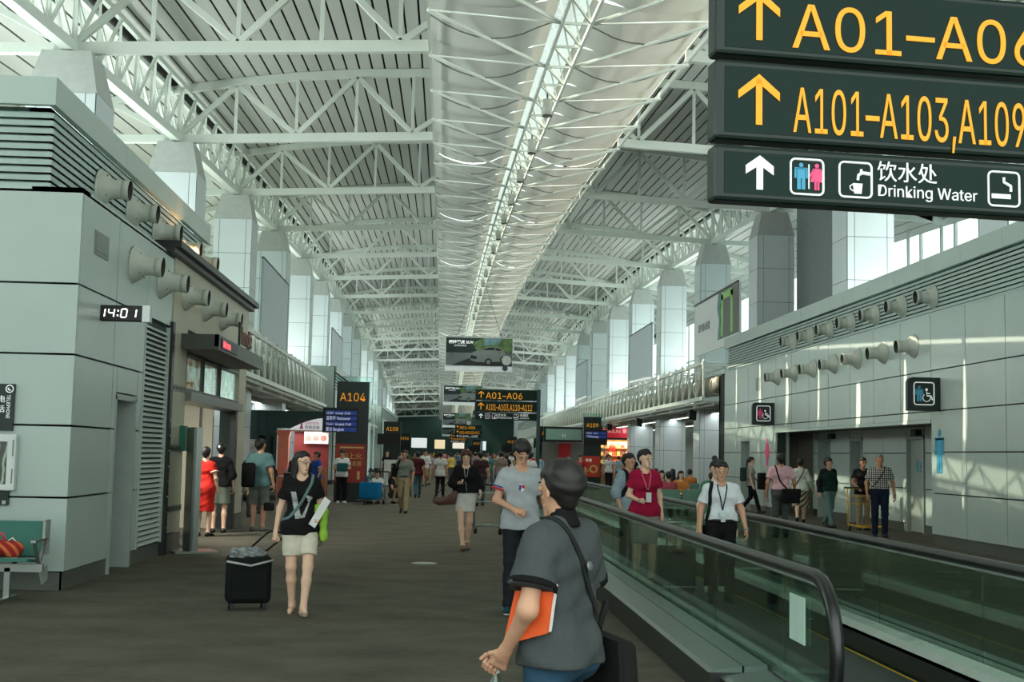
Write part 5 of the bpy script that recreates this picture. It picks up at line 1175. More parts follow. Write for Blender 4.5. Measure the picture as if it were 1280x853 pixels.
def decal(obj,polys,mat,name,step=.006,front=-1,off=.004):
    """polys in object local (x,z); projected along y onto obj's surface"""
    me=obj.data; bv=BVHTree.FromPolygons([v.co for v in me.vertices],[p.vertices for p in me.polygons]); mb=MB(); cache={}
    def inside(p,poly):
        c=False; j=len(poly)-1
        for i in range(len(poly)):
            (xi,yi),(xj,yj)=poly[i],poly[j]
            if (yi>p[1])!=(yj>p[1]) and p[0]<(xj-xi)*(p[1]-yi)/(yj-yi)+xi: c=not c
            j=i
        return c
    def vert(i,k):
        if (i,k) not in cache:
            h=bv.ray_cast(Vector((i*step,front*2,k*step)),Vector((0,-front,0)))
            cache[(i,k)]=None if h[0] is None else (len(mb.v)); 
            if h[0] is not None: mb.v.append((i*step,h[0].y+front*off,k*step))
        return cache[(i,k)]
    for poly in polys:
        xs=[p[0] for p in poly]; zs=[p[1] for p in poly]
        for i in range(int(min(xs)/step)-1,int(max(xs)/step)+1):
            for k in range(int(min(zs)/step)-1,int(max(zs)/step)+1):
                if inside(((i+.5)*step,(k+.5)*step),poly):
                    q=[vert(i,k),vert(i+1,k),vert(i+1,k+1),vert(i,k+1)]
                    if None not in q: mb.f.append(tuple(q)); mb.m.append(0)
    return mk(name,mb,mat,obj)
def strap(info,pts,w,mat,name,parent,n=24,t=.006,off=.012,target=None):
    """band laid over the shirt along control points (template metres), pushed out to the cloth surface"""
    S=info['S']; me=(target or info['top']).data; bv=BVHTree.FromPolygons([v.co for v in me.vertices],[p.vertices for p in me.polygons])
    P=[Vector(p)*S for p in pts]; out=[]
    for i in range(n+1):
        f=i/n*(len(P)-1); a=min(int(f),len(P)-2); q=P[a].lerp(P[a+1],f-a); h=bv.find_nearest(q)
        out.append((h[0]+h[1]*off) if (h[0] is not None and (h[0]-q).length<.09) else q)
    for _ in range(2): out=[out[0]]+[(out[i-1]+out[i]*2+out[i+1])/4 for i in range(1,n)]+[out[-1]]
    mb=MB(); vs=[];fs=[]
    for i,q in enumerate(out):
        d=(out[min(i+1,n)]-out[max(i-1,0)]).normalized(); h=bv.find_nearest(q); nr=h[1] if h[0] is not None else Vector((0,-1,0)); nr=(nr-d*nr.dot(d)).normalized(); x=d.cross(nr)*w/2; vs+=[q-x,q+x,q+x+nr*t,q-x+nr*t]
    for i in range(n):
        for k in range(4): fs.append((i*4+k,i*4+(k+1)%4,(i+1)*4+(k+1)%4,(i+1)*4+k))
    return mk(name,mb.add(vs,fs),mat,parent,True)
# ================================================================== PEOPLE
BLK=CL('black',(24,24,26)); WHT=CL('white',(214,216,214)); SHOEB=M('black shoe leather',(20,20,20),.4); JEAN=CL('blue jeans',(66,90,108)); DKJ=CL('dark jeans',(32,34,38)); KHA=CL('khaki',(150,134,106)); GRYT=CL('grey trousers',(76,80,78)); NAVY=CL('navy',(28,36,54))
SH=dict(mat=SHOEB)
def bagbox(name,label,cat,loc,rz,size,mat,parts=None,rnd=.04,grp=None,tilt=(0,0)):
    t=thing(name,label,cat,loc,rz,grp); t.rotation_euler=(tilt[0],tilt[1],rz); a,b,c=size
    o=mk('body',B((-a/2,-b/2,0),(a/2,b/2,c)),mat,t,True); bevel(o,rnd,3); return t
# 1 ---- woman with the suitcase
p=person('young woman in black T-shirt and cream shorts pulling a black suitcase',(-1.37,12.9,0),math.radians(8),1.60,
  {'legs':{-1:((-.085,-.02,.50),(-.06,.10,.11),(-.15,-1,-.1)),1:((.085,-.15,.51),(.05,-.22,.10),(.1,-1,.18))}},
  {-1:((-.235,.05,1.10),(-.275,.02,.85)),1:((.225,.05,1.12),(.17,-.15,1.00))},'f',dict(mat=BLK,sleeve=.62,hem=.83,n='tshirt',vneck=1,g=.020,cuff=.014),
  dict(t='shorts',mat=CL('cream denim',(206,200,184)),len=.72,g=.022),None,dict(t='long',len=.27,fringe=.095,g=.007),(.5,.05),.010,fem=True,hands={-1:dict(curl=1.3,palm=(.6,.4,0)),1:dict(curl=1.1,palm=(-.3,-.2,.6))})
I=PI[p.name]; S=I['S']
pr=CL('grey print',(168,172,170))
decal(I['top'],[[(-.115*S,1.27*S),(-.065*S,1.27*S),(-.015*S,1.06*S),(.0,1.0*S),(-.03*S,.985*S),(-.06*S,.985*S)],[(-.0*S,1.0*S),(.035*S,1.0*S),(.105*S,1.22*S),(.06*S,1.2*S),(.055*S,1.165*S),(.075*S,1.17*S)],[(-.06*S,.985*S),(.035*S,1.0*S),(.0,1.03*S)],[(.04*S,1.235*S),(.11*S,1.215*S),(.11*S,1.19*S),(.045*S,1.205*S)]],pr,'shirt_print')
strap(I,[(.11,.02,1.43),(.10,-.09,1.36),(.0,-.15,1.16),(-.13,-.11,1.0),(-.16,.0,.95)],.028,CL('teal strap',(96,120,120)),'shoulder_strap',p,off=.006)
gl=MB()
for s in (-1,1):
    n=14; gl.tube([I['H'](s*.031+.024*math.cos(2*math.pi*i/n),-.112,.010+.017*math.sin(2*math.pi*i/n))*S for i in range(n+1)],.0016,5,cap=False); gl.tube([I['H'](s*.055,-.110,.014)*S,I['H'](s*.078,-.02,.02)*S],.0016,5)
gl.tube([I['H'](-.008,-.113,.014)*S,I['H'](.008,-.113,.014)*S],.0016,5); mk('glasses',gl,BLACK,p)
for s in (-1,1):
    hl=I['Lg'][s][2]; d=I['Lg'][s][3]/np.linalg.norm(I['Lg'][s][3]); o=mk('sandal',MB().tube([(hl-d*.05+V3(0,0,-.08))*S,(hl+d*.06+V3(0,0,-.084))*S,(hl+d*.185+V3(0,0,-.088))*S],[.026,.022,.022],8),M('sandal sole',(150,132,112),.7),p,True)
    o.data.transform(Matrix.Identity(4)); side_=np.cross(d,V3(0,0,1)); mk('sandal_strap',MB().tube([(hl+d*.06+side_*.035+V3(0,0,-.07))*S,(hl+d*.08+V3(0,0,-.02))*S,(hl+d*.06-side_*.035+V3(0,0,-.07))*S],.008,6),CL('white strap',(206,200,190)),o,True)
# suitcase
sc_=thing('suitcase','black wheeled suitcase with a grey scarf on top, pulled by the woman','suitcase',(-1.90,13.15,.07),math.radians(14)); 
o=mk('body',B((-.22,-.14,0),(.22,.14,.47)),CL('suitcase nylon',(20,24,24)),sc_,True); bevel(o,.05,3)
mk('front_pocket',B((-.17,-.165,.05),(.17,-.14,.33)),CL('suitcase nylon'),o)
for x in (-.16,.16): 
    w_=mk('wheel',MB().lathe([(0,-.02),(.035,-.02),(.035,.02),(0,.02)],(x,.08,-.033),(1,0,0),n=14),BLACK,sc_); w_=mk('foot',B((x-.02,-.1,-.065),(x+.02,-.06,.01)),BLACK,sc_)
h0=(.42,-.16,.72)
mk('pull_handle',MB().tube([(-.08,.1,.44),(.16,.0,.68),(.18,-.01,.70)],.011,8).tube([(.1,.08,.44),(.34,-.04,.66),(.35,-.05,.675)],.011,8).tube([(.16,-.0,.685),(.2,-.02,.71),(.31,-.05,.70),(.345,-.05,.675)],.014,8),BLACK,sc_,True)
F=Field((-.24,-.18,.40),(.26,.18,.62),.012); F.cap((-.14,0,.49),(.1,.02,.5),.06,.05,k=.04); F.cap((-.16,-.08,.46),(.12,-.06,.47),.05,.045,k=.04); F.cap((.05,.06,.48),(.16,.02,.46),.045,.04,k=.03); F.wrinkle(.008,60,1)
link('scarf',net_mesh('scarf',[F.nets()],CL('mottled scarf',(120,124,124),.85,.6,22)),sc_)
mk('scarf_band',MB().tube([(-.23,-.15,.42),(0,-.2,.38),(.23,-.15,.43)],.012,6),CL('grey print'),sc_,True)
# green jacket over her arm
W_=np.array(I['A'][1][2])*S; E_=np.array(I['A'][1][1])*S; c=lerp(E_,W_,.45)
F=Field(c-.3,c+.3,.011); F.cap(c+V3(.0,-.0,.03),c+V3(.03,.02,.035),.055,k=.03); F.cap(c+V3(.045,-.03,.0),c+V3(.05,-.02,-.25),.035,.04,k=.04); F.cap(c+V3(.06,.04,.0),c+V3(.05,.05,-.2),.035,.038,k=.04); F.wrinkle(.006,45,2)
gj=tag(link('jacket',net_mesh('jacket',[F.nets()],CL('lime green',(150,196,70))),None,p.location,p.rotation_euler),'lime green jacket draped over the arm of the suitcase woman','jacket')
F=Field(c-.36,c+.3,.011); F.cap(c+V3(.01,.05,.0),c+V3(.01,.06,-.30),.032,.036,k=.03); F.wrinkle(.005,50,3); link('lining',net_mesh('lining',[F.nets()],CL('grey knit',(120,118,108))),gj)
bk=tag(mk('folded_paper',MB().bar(W_+V3(-.05,-.1,-.06),W_+V3(.1,-.03,.20),.012,.075),M('paper white',(226,228,226),.6),None,False,p.location,p.rotation_euler),'white folded paper held by the suitcase woman','paper')
# 2 ---- man in grey T-shirt
TRIMR=CL('red trim',(190,50,60)); TRIMB=CL('blue trim',(50,70,140))
GT=CL('heather grey',(158,164,168))
p=person('young man in grey T-shirt and black jeans looking down at his hand',(.83,13.15,0),0,1.73,
  {'legs':{-1:((-.10,-.12,.50),(-.115,-.17,.10),(-.15,-1,.08)),1:((.09,.03,.49),(.085,.25,.13),(.1,-1,-.35))}},
  {-1:((-.245,-.02,1.12),(-.075,-.22,1.03)),1:((.25,.03,1.11),(.27,-.03,.87))},'m',dict(mat=GT,sleeve=.66,hem=.83,n='tshirt',g=.021,cuff=.018,trim=[(TRIMB,-.16,-.11),(TRIMR,-.09,-.02)]),dict(t='trousers',mat=DKJ,g=.012),
  dict(mat=CL('teal suede',(30,62,68)),sole=M('white rubber',(206,210,206),.6)),dict(t='short',g=.022,fringe=.07),(.15,.42),.010,hands={-1:dict(curl=.9,palm=(.2,.6,-.5),dir=(.75,-.55,-.1))})
I=PI[p.name]; S=I['S']
decal(I['top'],[[(.0+.034*math.cos(a),1.25*S+.04*math.sin(a)) for a in [i*.35 for i in range(18)]]],CL('white print',(214,214,212)),'ball_print')
decal(I['top'],[[(-.004,1.25*S),(.006,1.285*S),(.03,1.265*S),(.03,1.235*S)]],TRIMR,'ball_print_red',off=.006); decal(I['top'],[[(-.006,1.25*S),(-.006,1.285*S),(-.03,1.262*S),(-.03,1.232*S),(-.012,1.212*S)]],TRIMB,'ball_print_blue',off=.006)
gl=MB()
for s in (-1,1):
    n=14; gl.tube([I['H'](s*.031+.022*math.cos(2*math.pi*i/n),-.112,.008+.014*math.sin(2*math.pi*i/n))*S for i in range(n+1)],.0015,5,cap=False); gl.tube([I['H'](s*.053,-.110,.012)*S,I['H'](s*.078,-.02,.02)*S],.0015,5)
mk('glasses',gl,BLACK,p)
# 3 ---- foreground man in polo shirt
ang=math.radians(-128)
p=person('man in charcoal polo shirt and blue jeans walking away in the foreground',(.485,5.15,0),ang,1.58,
  {'legs':{-1:((-.09,-.12,.50),(-.085,-.2,.10),(-.1,-1,.1)),1:((.09,.0,.49),(.085,.22,.14),(.1,-1,-.35))}},
  {1:((.272,.03,1.10),(.20,-.13,.91)),-1:((-.25,-.03,1.10),(.10,-.21,.89))},'m',
  dict(mat=CL('charcoal polo',(66,72,73),.85,.06,40,.25),sleeve=.70,hem=.855,n='polo_shirt',g=.030,cuff=.028,wr=.0045,collar=CL('black ribbed',(20,20,22)),trim=[(CL('black ribbed'),-.09,.004)]),
  dict(t='jeans',mat=CL('blue denim',(44,72,92)),g=.018),SH,dict(t='short',g=.009,fringe=.084),(-.35,.10),.0075,wide=1.04,
  hands={1:dict(curl=1.35,palm=(-.6,-.3,.1),dir=(-.25,-.55,-.75)),-1:dict(curl=1.3,palm=(.5,.2,.2),dir=(.35,-.4,-.8))})
I=PI[p.name]; S=I['S']; FM=p.matrix_basis
strap(I,[(.10,-.03,1.45),(.09,.06,1.40),(-.02,.13,1.2),(-.14,.12,1.0),(-.19,.06,.9)],.024,CL('strap black',(38,41,41)),'shoulder_strap',p,off=.006)
bq=I['top']; bvm=bq
mk('strap_emblem',MB().lathe([(0,.006),(.014,.006),(.018,.003),(.02,0)],V3(.0,.152,1.26)*S,(0,1,.2),n=20),M('emblem silver',(110,116,116),.4,.4),p,True)
R_=Matrix.Rotation(ang,4,'Z')
def fgw(v): return Vector((.485,5.15,0))+(R_@Vector(tuple(np.array(v)*S)))
bagt=thing('shoulder_bag','black shoulder bag hanging at the hip of the polo-shirt man','bag',fgw((-.27,.09,.60)),ang+math.radians(70)); o=mk('body',MB().prism([(-.15,0),(.17,-.02),(.13,.30),(-.10,.33)],lambda u,v,w:(u,w-.05,v),.10),CL('bag nylon',(26,28,27)),bagt,True); bevel(o,.03,3); mk('flap',MB().prism([(-.12,.16),(.15,.13),(.132,.31),(-.105,.335)],lambda u,v,w:(u,w-.062,v),.02),CL('bag nylon'),bagt); mk('strap_end',MB().tube([(-.08,0,.30),(-.05,.03,.45)],.014,6),CL('strap black'),bagt)
fo=thing('folder','orange folder held under the arm of the polo-shirt man','folder',fgw((.215,.02,.93)),ang+.1); bk=mk('cover',MB().prism([(-.13,.0),(.06,.06),(.085,.25),(-.07,.26)],lambda u,v,w:(w,u,v),.014),M('orange card',(226,92,40),.5),fo); mk('pages',MB().prism([(-.12,.006),(.066,.066),(.09,.245),(-.06,.255)],lambda u,v,w:(w-.016,u,v),.014),M('paper white'),fo)
bo=thing('water_bottle','plastic water bottle with green label held by the polo-shirt man','bottle',fgw((.17,-.19,.58)),ang+.3); bo.rotation_euler=(.12,-.1,ang)
mk('bottle_body',MB().lathe([(0,0),(.03,0),(.033,.02),(.032,.14),(.024,.175),(.013,.19),(.013,.205)],n=18),glass_mat('bottle plastic',(.85,.93,.92),.2),bo,True); mk('label',MB().lathe([(.0335,.05),(.0335,.12)],n=18),M('green label',(40,140,100),.5),bo,True); mk('cap',MB().lathe([(.015,.2),(.015,.222),(0,.222)],n=14),M('white cap',(226,230,230),.5),bo,True); mk('water',MB().lathe([(0,.004),(.029,.004),(.029,.13),(0,.13)],n=16),glass_mat('bottle water',(.8,.92,.93),.1),bo,True)
# 4 ---- woman in black blouse
p=person('woman in black blouse and white mini skirt holding a phone',(.43,21.6,0),0,1.66,
  {'legs':{-1:((-.07,-.10,.50),(-.03,-.16,.10),(-.05,-1,.1)),1:((.08,.02,.50),(.05,.16,.13),(.05,-1,-.3))}},
  {-1:((-.23,.02,1.14),(-.10,-.2,1.15)),1:((.24,.03,1.13),(.27,-.12,1.0))},'f',dict(mat=BLK,sleeve=1.35,hem=.98,n='blouse',g=.035,cuff=.03,neck=.08),dict(t='skirt',mat=CL('white knit',(206,206,200)),hem=.66,g=.006,flare=.0),
  dict(mat=M('tan sandal',(120,96,80),.5)),dict(t='long',len=.26,mat=HAIRR,g=.022,fringe=.052),(0,.08),.011,fem=True,hands={-1:dict(curl=1.0,palm=(.2,-.3,.8))})
I=PI[p.name]; S=I['S']; W_=I['A'][-1][2]*S
tag(mk('mobile_phone',MB().bar(W_+V3(.06,-.06,.0),W_+V3(.09,-.09,.1),.06,.01),BLACK,None,False,p.location),'black mobile phone in the hand of the black-blouse woman','phone')
mk('earphone_cable',MB().tube([I['H'](-.06,-.06,-.03)*S,V3(-.03,-.18,1.35)*S,V3(.0,-.2,1.15)*S,V3(.02,-.19,1.0)*S],.003,5).tube([I['H'](.06,-.06,-.03)*S,V3(.03,-.18,1.35)*S,V3(.0,-.2,1.15)*S],.003,5),WHT,p,True)
hb=thing('handbag','brown and black handbag at the side of the black-blouse woman','bag',(.10,21.45,.74)); o=mk('body',MB().prism([(-.22,.05),(-.12,.0),(.16,.02),(.2,.24),(.14,.25),(0,.14),(-.2,.14)],lambda u,v,w:(u,w-.06,v),.12),M('brown leather',(78,44,34),.4,0,.2,6),hb,True); bevel(o,.02,2); mk('strap',MB().tube([(-.2,0,.13),(.02,-.05,.36),(.15,0,.42),(.16,0,.25)],.008,6),CL('strap black'),hb,True)
# 5 ---- man in grey-green shirt
p=person('man in grey-green shirt and khaki trousers carrying a black bag on his shoulder',(-.95,34.2,0),math.radians(-5),1.66,WALK2,{-1:((-.25,.08,1.12),(-.24,.1,.88)),1:((.25,-.05,1.12),(.24,-.14,.9))},'d',dict(mat=CL('grey-green',(110,116,108)),sleeve=.9,hem=.98,tuck=1),dict(t='trousers',mat=KHA,g=.018),SH,dict(t='short',g=.01),(0,0),.013)
I=PI[p.name]; strap(I,[(-.12,.05,1.42),(-.13,-.05,1.38),(-.17,-.08,1.2),(-.2,.0,1.05)],.06,BLK,'bag_strap',p); mk('belt',MB().tube([V3(.172*math.cos(a),.005+.145*math.sin(a),1.0)*I['S'] for a in [i*.3142 for i in range(21)]],.016,6,cap=False),SHOEB,p,True)
b_=bagbox('shoulder_bag','black shoulder bag carried by the khaki-trousered man','bag',(-1.22,34.35,.95),.2,(.14,.34,.36),BLK); mk('zip',B((-.072,-.14,.27),(-.068,.14,.285)),STEEL,b_)
# 6 ---- people on the walkway (belt top z=.03)
ZB=.031
MAR=CL('maroon',(150,22,58)); SKT=stripes('grey herringbone',(120,112,108),(176,168,160),18,'DIAGONAL')
p=person('woman in maroon uniform blouse and grey skirt standing on the walkway',(2.56,16.0,ZB),math.radians(6),1.67,STAND,{-1:((-.215,.03,1.12),(-.13,-.17,1.06)),1:((.22,.03,1.12),(.235,-.03,.88))},'f',dict(mat=MAR,sleeve=.62,hem=.86,n='blouse',vneck=1,g=.02),dict(t='skirt',mat=SKT,hem=.52,g=.01,flare=.0),SH,dict(t='bun',g=.008,fringe=.088,bz=.03),(.35,0),.010,fem=True,hands={-1:dict(curl=1.5,palm=(.3,-.2,.4))})
I=PI[p.name]; S=I['S']
LAN=CL('lanyard pink',(190,110,120)); strap(I,[(-.06,.0,1.46),(-.055,-.09,1.38),(.0,-.16,1.15)],.014,LAN,'lanyard',p,off=.006); strap(I,[(.06,.0,1.46),(.055,-.09,1.38),(.0,-.16,1.15)],.014,LAN,'lanyard',p,off=.006)
mk('identity_card',B((-.033,-.195,1.02),(.033,-.188,1.14)),M('id card',(190,206,204),.4),p); decal(I['top'],[[(.055*S,1.235*S),(.125*S,1.235*S),(.125*S,1.227*S),(.055*S,1.227*S)]],CL('maroon dark',(100,14,40)),'pocket_seam')
p=person('man in white uniform shirt and black trousers standing on the walkway',(3.12,14.15,ZB),math.radians(-4),1.54,STAND,{-1:((-.245,.03,1.12),(-.265,-.03,.87)),1:((.25,.02,1.12),(.29,-.07,.89))},'m',dict(mat=CL('white uniform',(206,212,216)),sleeve=.66,hem=.99,tuck=1,g=.018,cuff=.014,collar=CL('white uniform')),dict(t='trousers',mat=BLK,g=.012),SH,dict(t='short',g=.010,fringe=.088),(-.1,.03),.010,hands={1:dict(curl=.6),-1:dict(curl=.8)})
I=PI[p.name]; S=I['S']
NLB=CL('navy lanyard',(30,40,60)); strap(I,[(-.06,.0,1.46),(-.055,-.09,1.38),(.0,-.15,1.12)],.012,NLB,'lanyard',p,off=.006); strap(I,[(.06,.0,1.46),(.055,-.09,1.38),(.0,-.15,1.12)],.012,NLB,'lanyard',p,off=.006)
mk('identity_card',B((-.04*S,-.172,1.03*S),(.03*S,-.166,1.10*S)),M('id card'),p); mk('belt',MB().tube([V3(.176*math.cos(a),.005+.148*math.sin(a),.99)*S for a in [i*.3142 for i in range(21)]],.017,6,cap=False),SHOEB,p,True); mk('belt_buckle',B((-.025,-.165*S,.975*S),(.025,-.155*S,1.01*S)),STEEL,p)
for s in (-1,1): decal(I['top'],[[(s*.045*S,1.27*S),(s*.13*S,1.27*S),(s*.13*S,1.235*S),(s*.088*S,1.222*S),(s*.045*S,1.235*S)]],CL('white uniform pocket',(190,198,204)),'pocket_flap',off=.006)
strap(I,[(-.115,.05,1.41),(-.125,-.03,1.39),(-.15,-.11,1.25),(-.17,-.09,1.05),(-.18,.0,.96)],.04,BLK,'backpack_strap',p)
w_=I['A'][1][2]*S; mk('wrist_watch',MB().lathe([(.03,-.01),(.036,-.01),(.036,.01),(.03,.01)],w_,(I['A'][1][2]-I['A'][1][1]),n=14),STEEL,p,True)
p=person('man in pale blue shirt with black backpack behind the maroon-blouse woman',(2.74,18.6,ZB),math.radians(35),1.62,STAND,{-1:((-.25,.02,1.12),(-.25,-.08,.9))},'m',dict(mat=CL('pale blue',(140,156,166)),sleeve=1.2,hem=.84,g=.024),dict(t='trousers',mat=DKJ),SH,dict(t='short',g=.012),(0,0),.013)
strap(PI[p.name],[(-.1,.05,1.42),(-.11,-.06,1.38),(-.14,-.1,1.2),(-.17,.0,1.02)],.06,BLK,'backpack_strap',p)
b_=bagbox('backpack','black backpack on the man behind the maroon-blouse woman','backpack',(2.86,18.82,1.0),math.radians(35),(.3,.16,.42),BLK); mk('front_pocket',B((-.11,.08,.04),(.11,.12,.2)),BLK,b_)
p=person('person with a high black hair bun behind the white-shirted man',(3.30,15.25,ZB),0,1.55,STAND,None,'f',dict(mat=CL('dull green',(60,110,84)),sleeve=.6,hem=.86),dict(t='trousers',mat=BLK),dict(mat=WHT),dict(t='bun',bz=.14,g=.012),(0,0),.014,fem=True)
s2=thing('suitcase','dark green upright suitcase between the two travellers on the walkway','suitcase',(2.72,14.7,ZB+.05),.1); o=mk('body',B((-.21,-.13,0),(.21,.13,.52)),CL('suitcase dark',(38,46,42)),s2,True); bevel(o,.05,3); mk('pull_handle',MB().tube([(-.09,.08,.5),(-.09,.08,.78)],.01,6).tube([(.09,.08,.5),(.09,.08,.78)],.01,6).tube([(-.1,.08,.78),(.1,.08,.78)],.013,6),STEEL,s2,True); mk('piping',MB().box((-.2,-.135,.06),(.2,-.13,.075)),STEEL,s2)
for x in (-.17,.17): mk('wheel',MB().lathe([(0,-.02),(.03,-.02),(.03,.02),(0,.02)],(x,0,-.02),(1,0,0),n=12),BLACK,s2)
# 7 ---- right-hand passage
PLD=plaid('plaid black white',(30,30,32),(110,110,108),(206,204,196),7.)
p=person('man in black and white plaid shirt and navy trousers near the restroom door',(9.47,27.3,0),math.radians(-14),1.77,STAND,{-1:((-.25,.03,1.11),(-.245,-.08,.88)),1:((.255,.03,1.11),(.28,-.04,.88))},'d',dict(mat=PLD,sleeve=.68,hem=.99,tuck=1,vneck=1,g=.02),dict(t='trousers',mat=NAVY,g=.016),SH,dict(t='short',g=.003,fringe=.1,mat=HAIRG),(.12,0),.012,wide=1.05)
I=PI[p.name]; strap(I,[(.1,.0,1.44),(.09,-.08,1.37),(-.02,-.15,1.2),(-.15,-.1,1.03)],.02,BLK,'camera_strap',p); w_=I['A'][1][2]*I['S']; mk('wrist_watch',MB().lathe([(.03,-.012),(.037,-.012),(.037,.012),(.03,.012)],w_,(I['A'][1][2]-I['A'][1][1]),n=14),STEEL,p,True)
p=person('man in black open jacket, green shirt and light jeans walking past the restrooms',(9.42,30.8,0),math.radians(20),1.68,WALK,{-1:((-.25,.06,1.12),(-.27,.02,.88)),1:((.25,.06,1.12),(.2,-.02,.9))},'m',dict(mat=CL('dark green knit',(24,56,50)),sleeve=0,hem=.90,n='undershirt'),dict(t='jeans',mat=CL('light jeans',(96,122,122)),g=.016),SH,dict(t='short',g=.014),(.25,0),.013)
I=PI[p.name]; F=Field((-.5,-.4,.7),(.5,.5,1.6),.014); TTq=I['TT']
for s in (-1,1):
    F.cap(TTq(s*.10,.0,1.36),TTq(s*.115,.0,.90),.085,.09,k=.04); F.cap(TTq(s*.11,.012,1.37),I['sh'][s],.065,k=.03); F.cap(I['sh'][s],I['A'][s][1],.07,.06,k=.03); F.cap(I['A'][s][1],lerp(I['A'][s][1],I['A'][s][2],.95),.06,.045,k=.03)
F.cap(TTq(-.08,.07,1.3),TTq(.08,.07,1.3),.085,k=.05); F.cap(TTq(-.08,.07,.98),TTq(.08,.07,.98),.08,k=.05); F.cap(TTq(0,-.16,1.45),TTq(0,-.16,.8),.085,.10,k=.01,sub=True); F.cap(TTq(0,-.01,1.46),TTq(0,-.02,1.6),.066,.08,k=.01,sub=True); F.wrinkle(.004,30,1)
link('jacket',(lambda me:(me.transform(Matrix.Scale(I['S'],4)),me)[1])(net_mesh('jacket',[F.nets()],CL('black jacket',(30,34,34)))),p)
gl=MB()
for s in (-1,1): gl.tube([I['H'](s*.031+.02*math.cos(2*math.pi*i/10),-.112,.008+.014*math.sin(2*math.pi*i/10))*I['S'] for i in range(11)],.002,5,cap=False)
mk('glasses',gl,BLACK,p)
p=person('woman in white jacket and patterned skirt seen from behind near the tiled passage',(9.35,33.0,0),math.radians(165),1.66,WALK,{-1:((-.26,.02,1.13),(-.33,-.1,.93)),1:((.24,.03,1.12),(.25,-.05,.9))},'f',dict(mat=CL('white jacket',(196,200,190)),sleeve=1.8,hem=.86,g=.026,n='jacket'),dict(t='skirt',mat=stripes('floral skirt',(60,56,46),(168,158,130),4,'DIAGONAL'),hem=.40,flare=.03),SH,dict(t='short',g=.02),(0,0),.014,fem=True)
strap(PI[p.name],[(-.1,.03,1.43),(-.08,.1,1.36),(.03,.13,1.15),(.14,.09,.98)],.02,BLK,'bag_strap',p)
p=person('man in pink shirt and grey trousers seen from behind beyond the walkway',(7.12,26.6,0),math.radians(176),1.74,STAND,{-1:((-.25,.03,1.11),(-.26,-.04,.87)),1:((.25,.03,1.11),(.26,-.04,.87))},'d',dict(mat=CL('pink shirt',(206,164,172)),sleeve=.66,hem=.97,tuck=1,g=.022,cuff=.016),dict(t='trousers',mat=GRYT,g=.018),SH,dict(t='short',g=.016),(0,0),.013,wide=1.1)
I=PI[p.name]; strap(I,[(.12,.0,1.43),(.11,.09,1.36),(.04,.15,1.15),(-.1,.14,.98),(-.16,.1,.92)],.03,BLK,'bag_strap',p)
b_=bagbox('shoulder_bag','black messenger bag on the back of the pink-shirted man','bag',(7.27,26.37,.72),.1,(.38,.13,.30),BLK); mk('flap',B((-.19,-.08,.12),(.19,-.066,.30)),BLK,b_)
p=person('woman with backpack walking by the doorway in the right wall',(9.35,38.3,0),math.radians(75),1.68,WALK,{1:((.2,-.06,1.12),(.15,-.2,.95))},'f',dict(mat=CL('beige shirt',(160,156,144)),sleeve=.7,hem=.84),dict(t='trousers',mat=BLK),SH,dict(t='pony',g=.012),(0,0),.014,fem=True)
bagbox('backpack','dark backpack on the woman by the doorway','backpack',(9.1,38.25,.95),math.radians(75),(.28,.2,.42),CL('slate nylon',(48,58,58)))
bagbox('duffel_bag','black duffel bag carried by the woman by the doorway','bag',(9.62,38.1,.72),0,(.22,.3,.5),BLK)
p=person('man in black T-shirt pushing a yellow luggage cart behind the plaid shirt man',(10.0,30.0,0),math.radians(5),1.70,STAND,{-1:((-.25,-.02,1.12),(-.22,-.24,1.0)),1:((.25,-.02,1.12),(.22,-.24,1.0))},'d',dict(mat=BLK,sleeve=.6,hem=.84),dict(t='trousers',mat=KHA),SH,dict(t='short',g=.012),(0,0),.014)
gl=MB(); I=PI[p.name]
for s in (-1,1): gl.lathe([(0,0),(.02,0)],I['H'](s*.031,-.114,.008)*I['S'],(0,1,0),n=10)
mk('sunglasses',gl,BLACK,p)
def luggage_cart(loc,rz,lab,colr=None):
    t=thing('luggage_cart',lab,'luggage cart',loc,rz,'luggage carts'); m=M('yellow cart',(206,160,50),.4) if colr else M('cart steel',(128,150,150),.3,.7)
    mk('base_frame',MB().tube([(-.28,.45,.16),(-.24,-.45,.14),(.24,-.45,.14),(.28,.45,.16)],.02,8).tube([(-.26,0,.15),(.26,0,.15)],.016,6),m,t,True)
    mk('upright_frame',MB().tube([(-.28,.45,.16),(-.28,.5,.98),(.28,.5,.98),(.28,.45,.16)],.02,8),m,t,True)
    mk('push_handle',MB().tube([(-.34,.56,1.0),(.34,.56,1.0)],.022,8),BLACK,t,True)
    mk('basket',MB().tube([(-.26,.48,.8),(-.24,.22,.82),(.24,.22,.82),(.26,.48,.8)],.012,6).tube([(-.26,.48,.62),(-.24,.26,.64),(.24,.26,.64),(.26,.48,.62)],.012,6),m,t,True)
    for x,y in ((-.26,.42),(.26,.42),(0,-.42)):
        w=mk('wheel',MB().lathe([(0,-.02),(.06,-.02),(.065,0),(.06,.02),(0,.02)],(x,y,.064),(1,0,0),n=14),BLACK,t,True); mk('fork',MB().bar((x,y,.06),(x,y,.16),.03),STEEL,w)
    return t
luggage_cart((9.75,29.0,0),0,'yellow luggage cart pushed beside the plaid shirt man',1)
luggage_cart((1.12,26.3,0),math.radians(160),'steel luggage cart behind the grey T-shirt man')
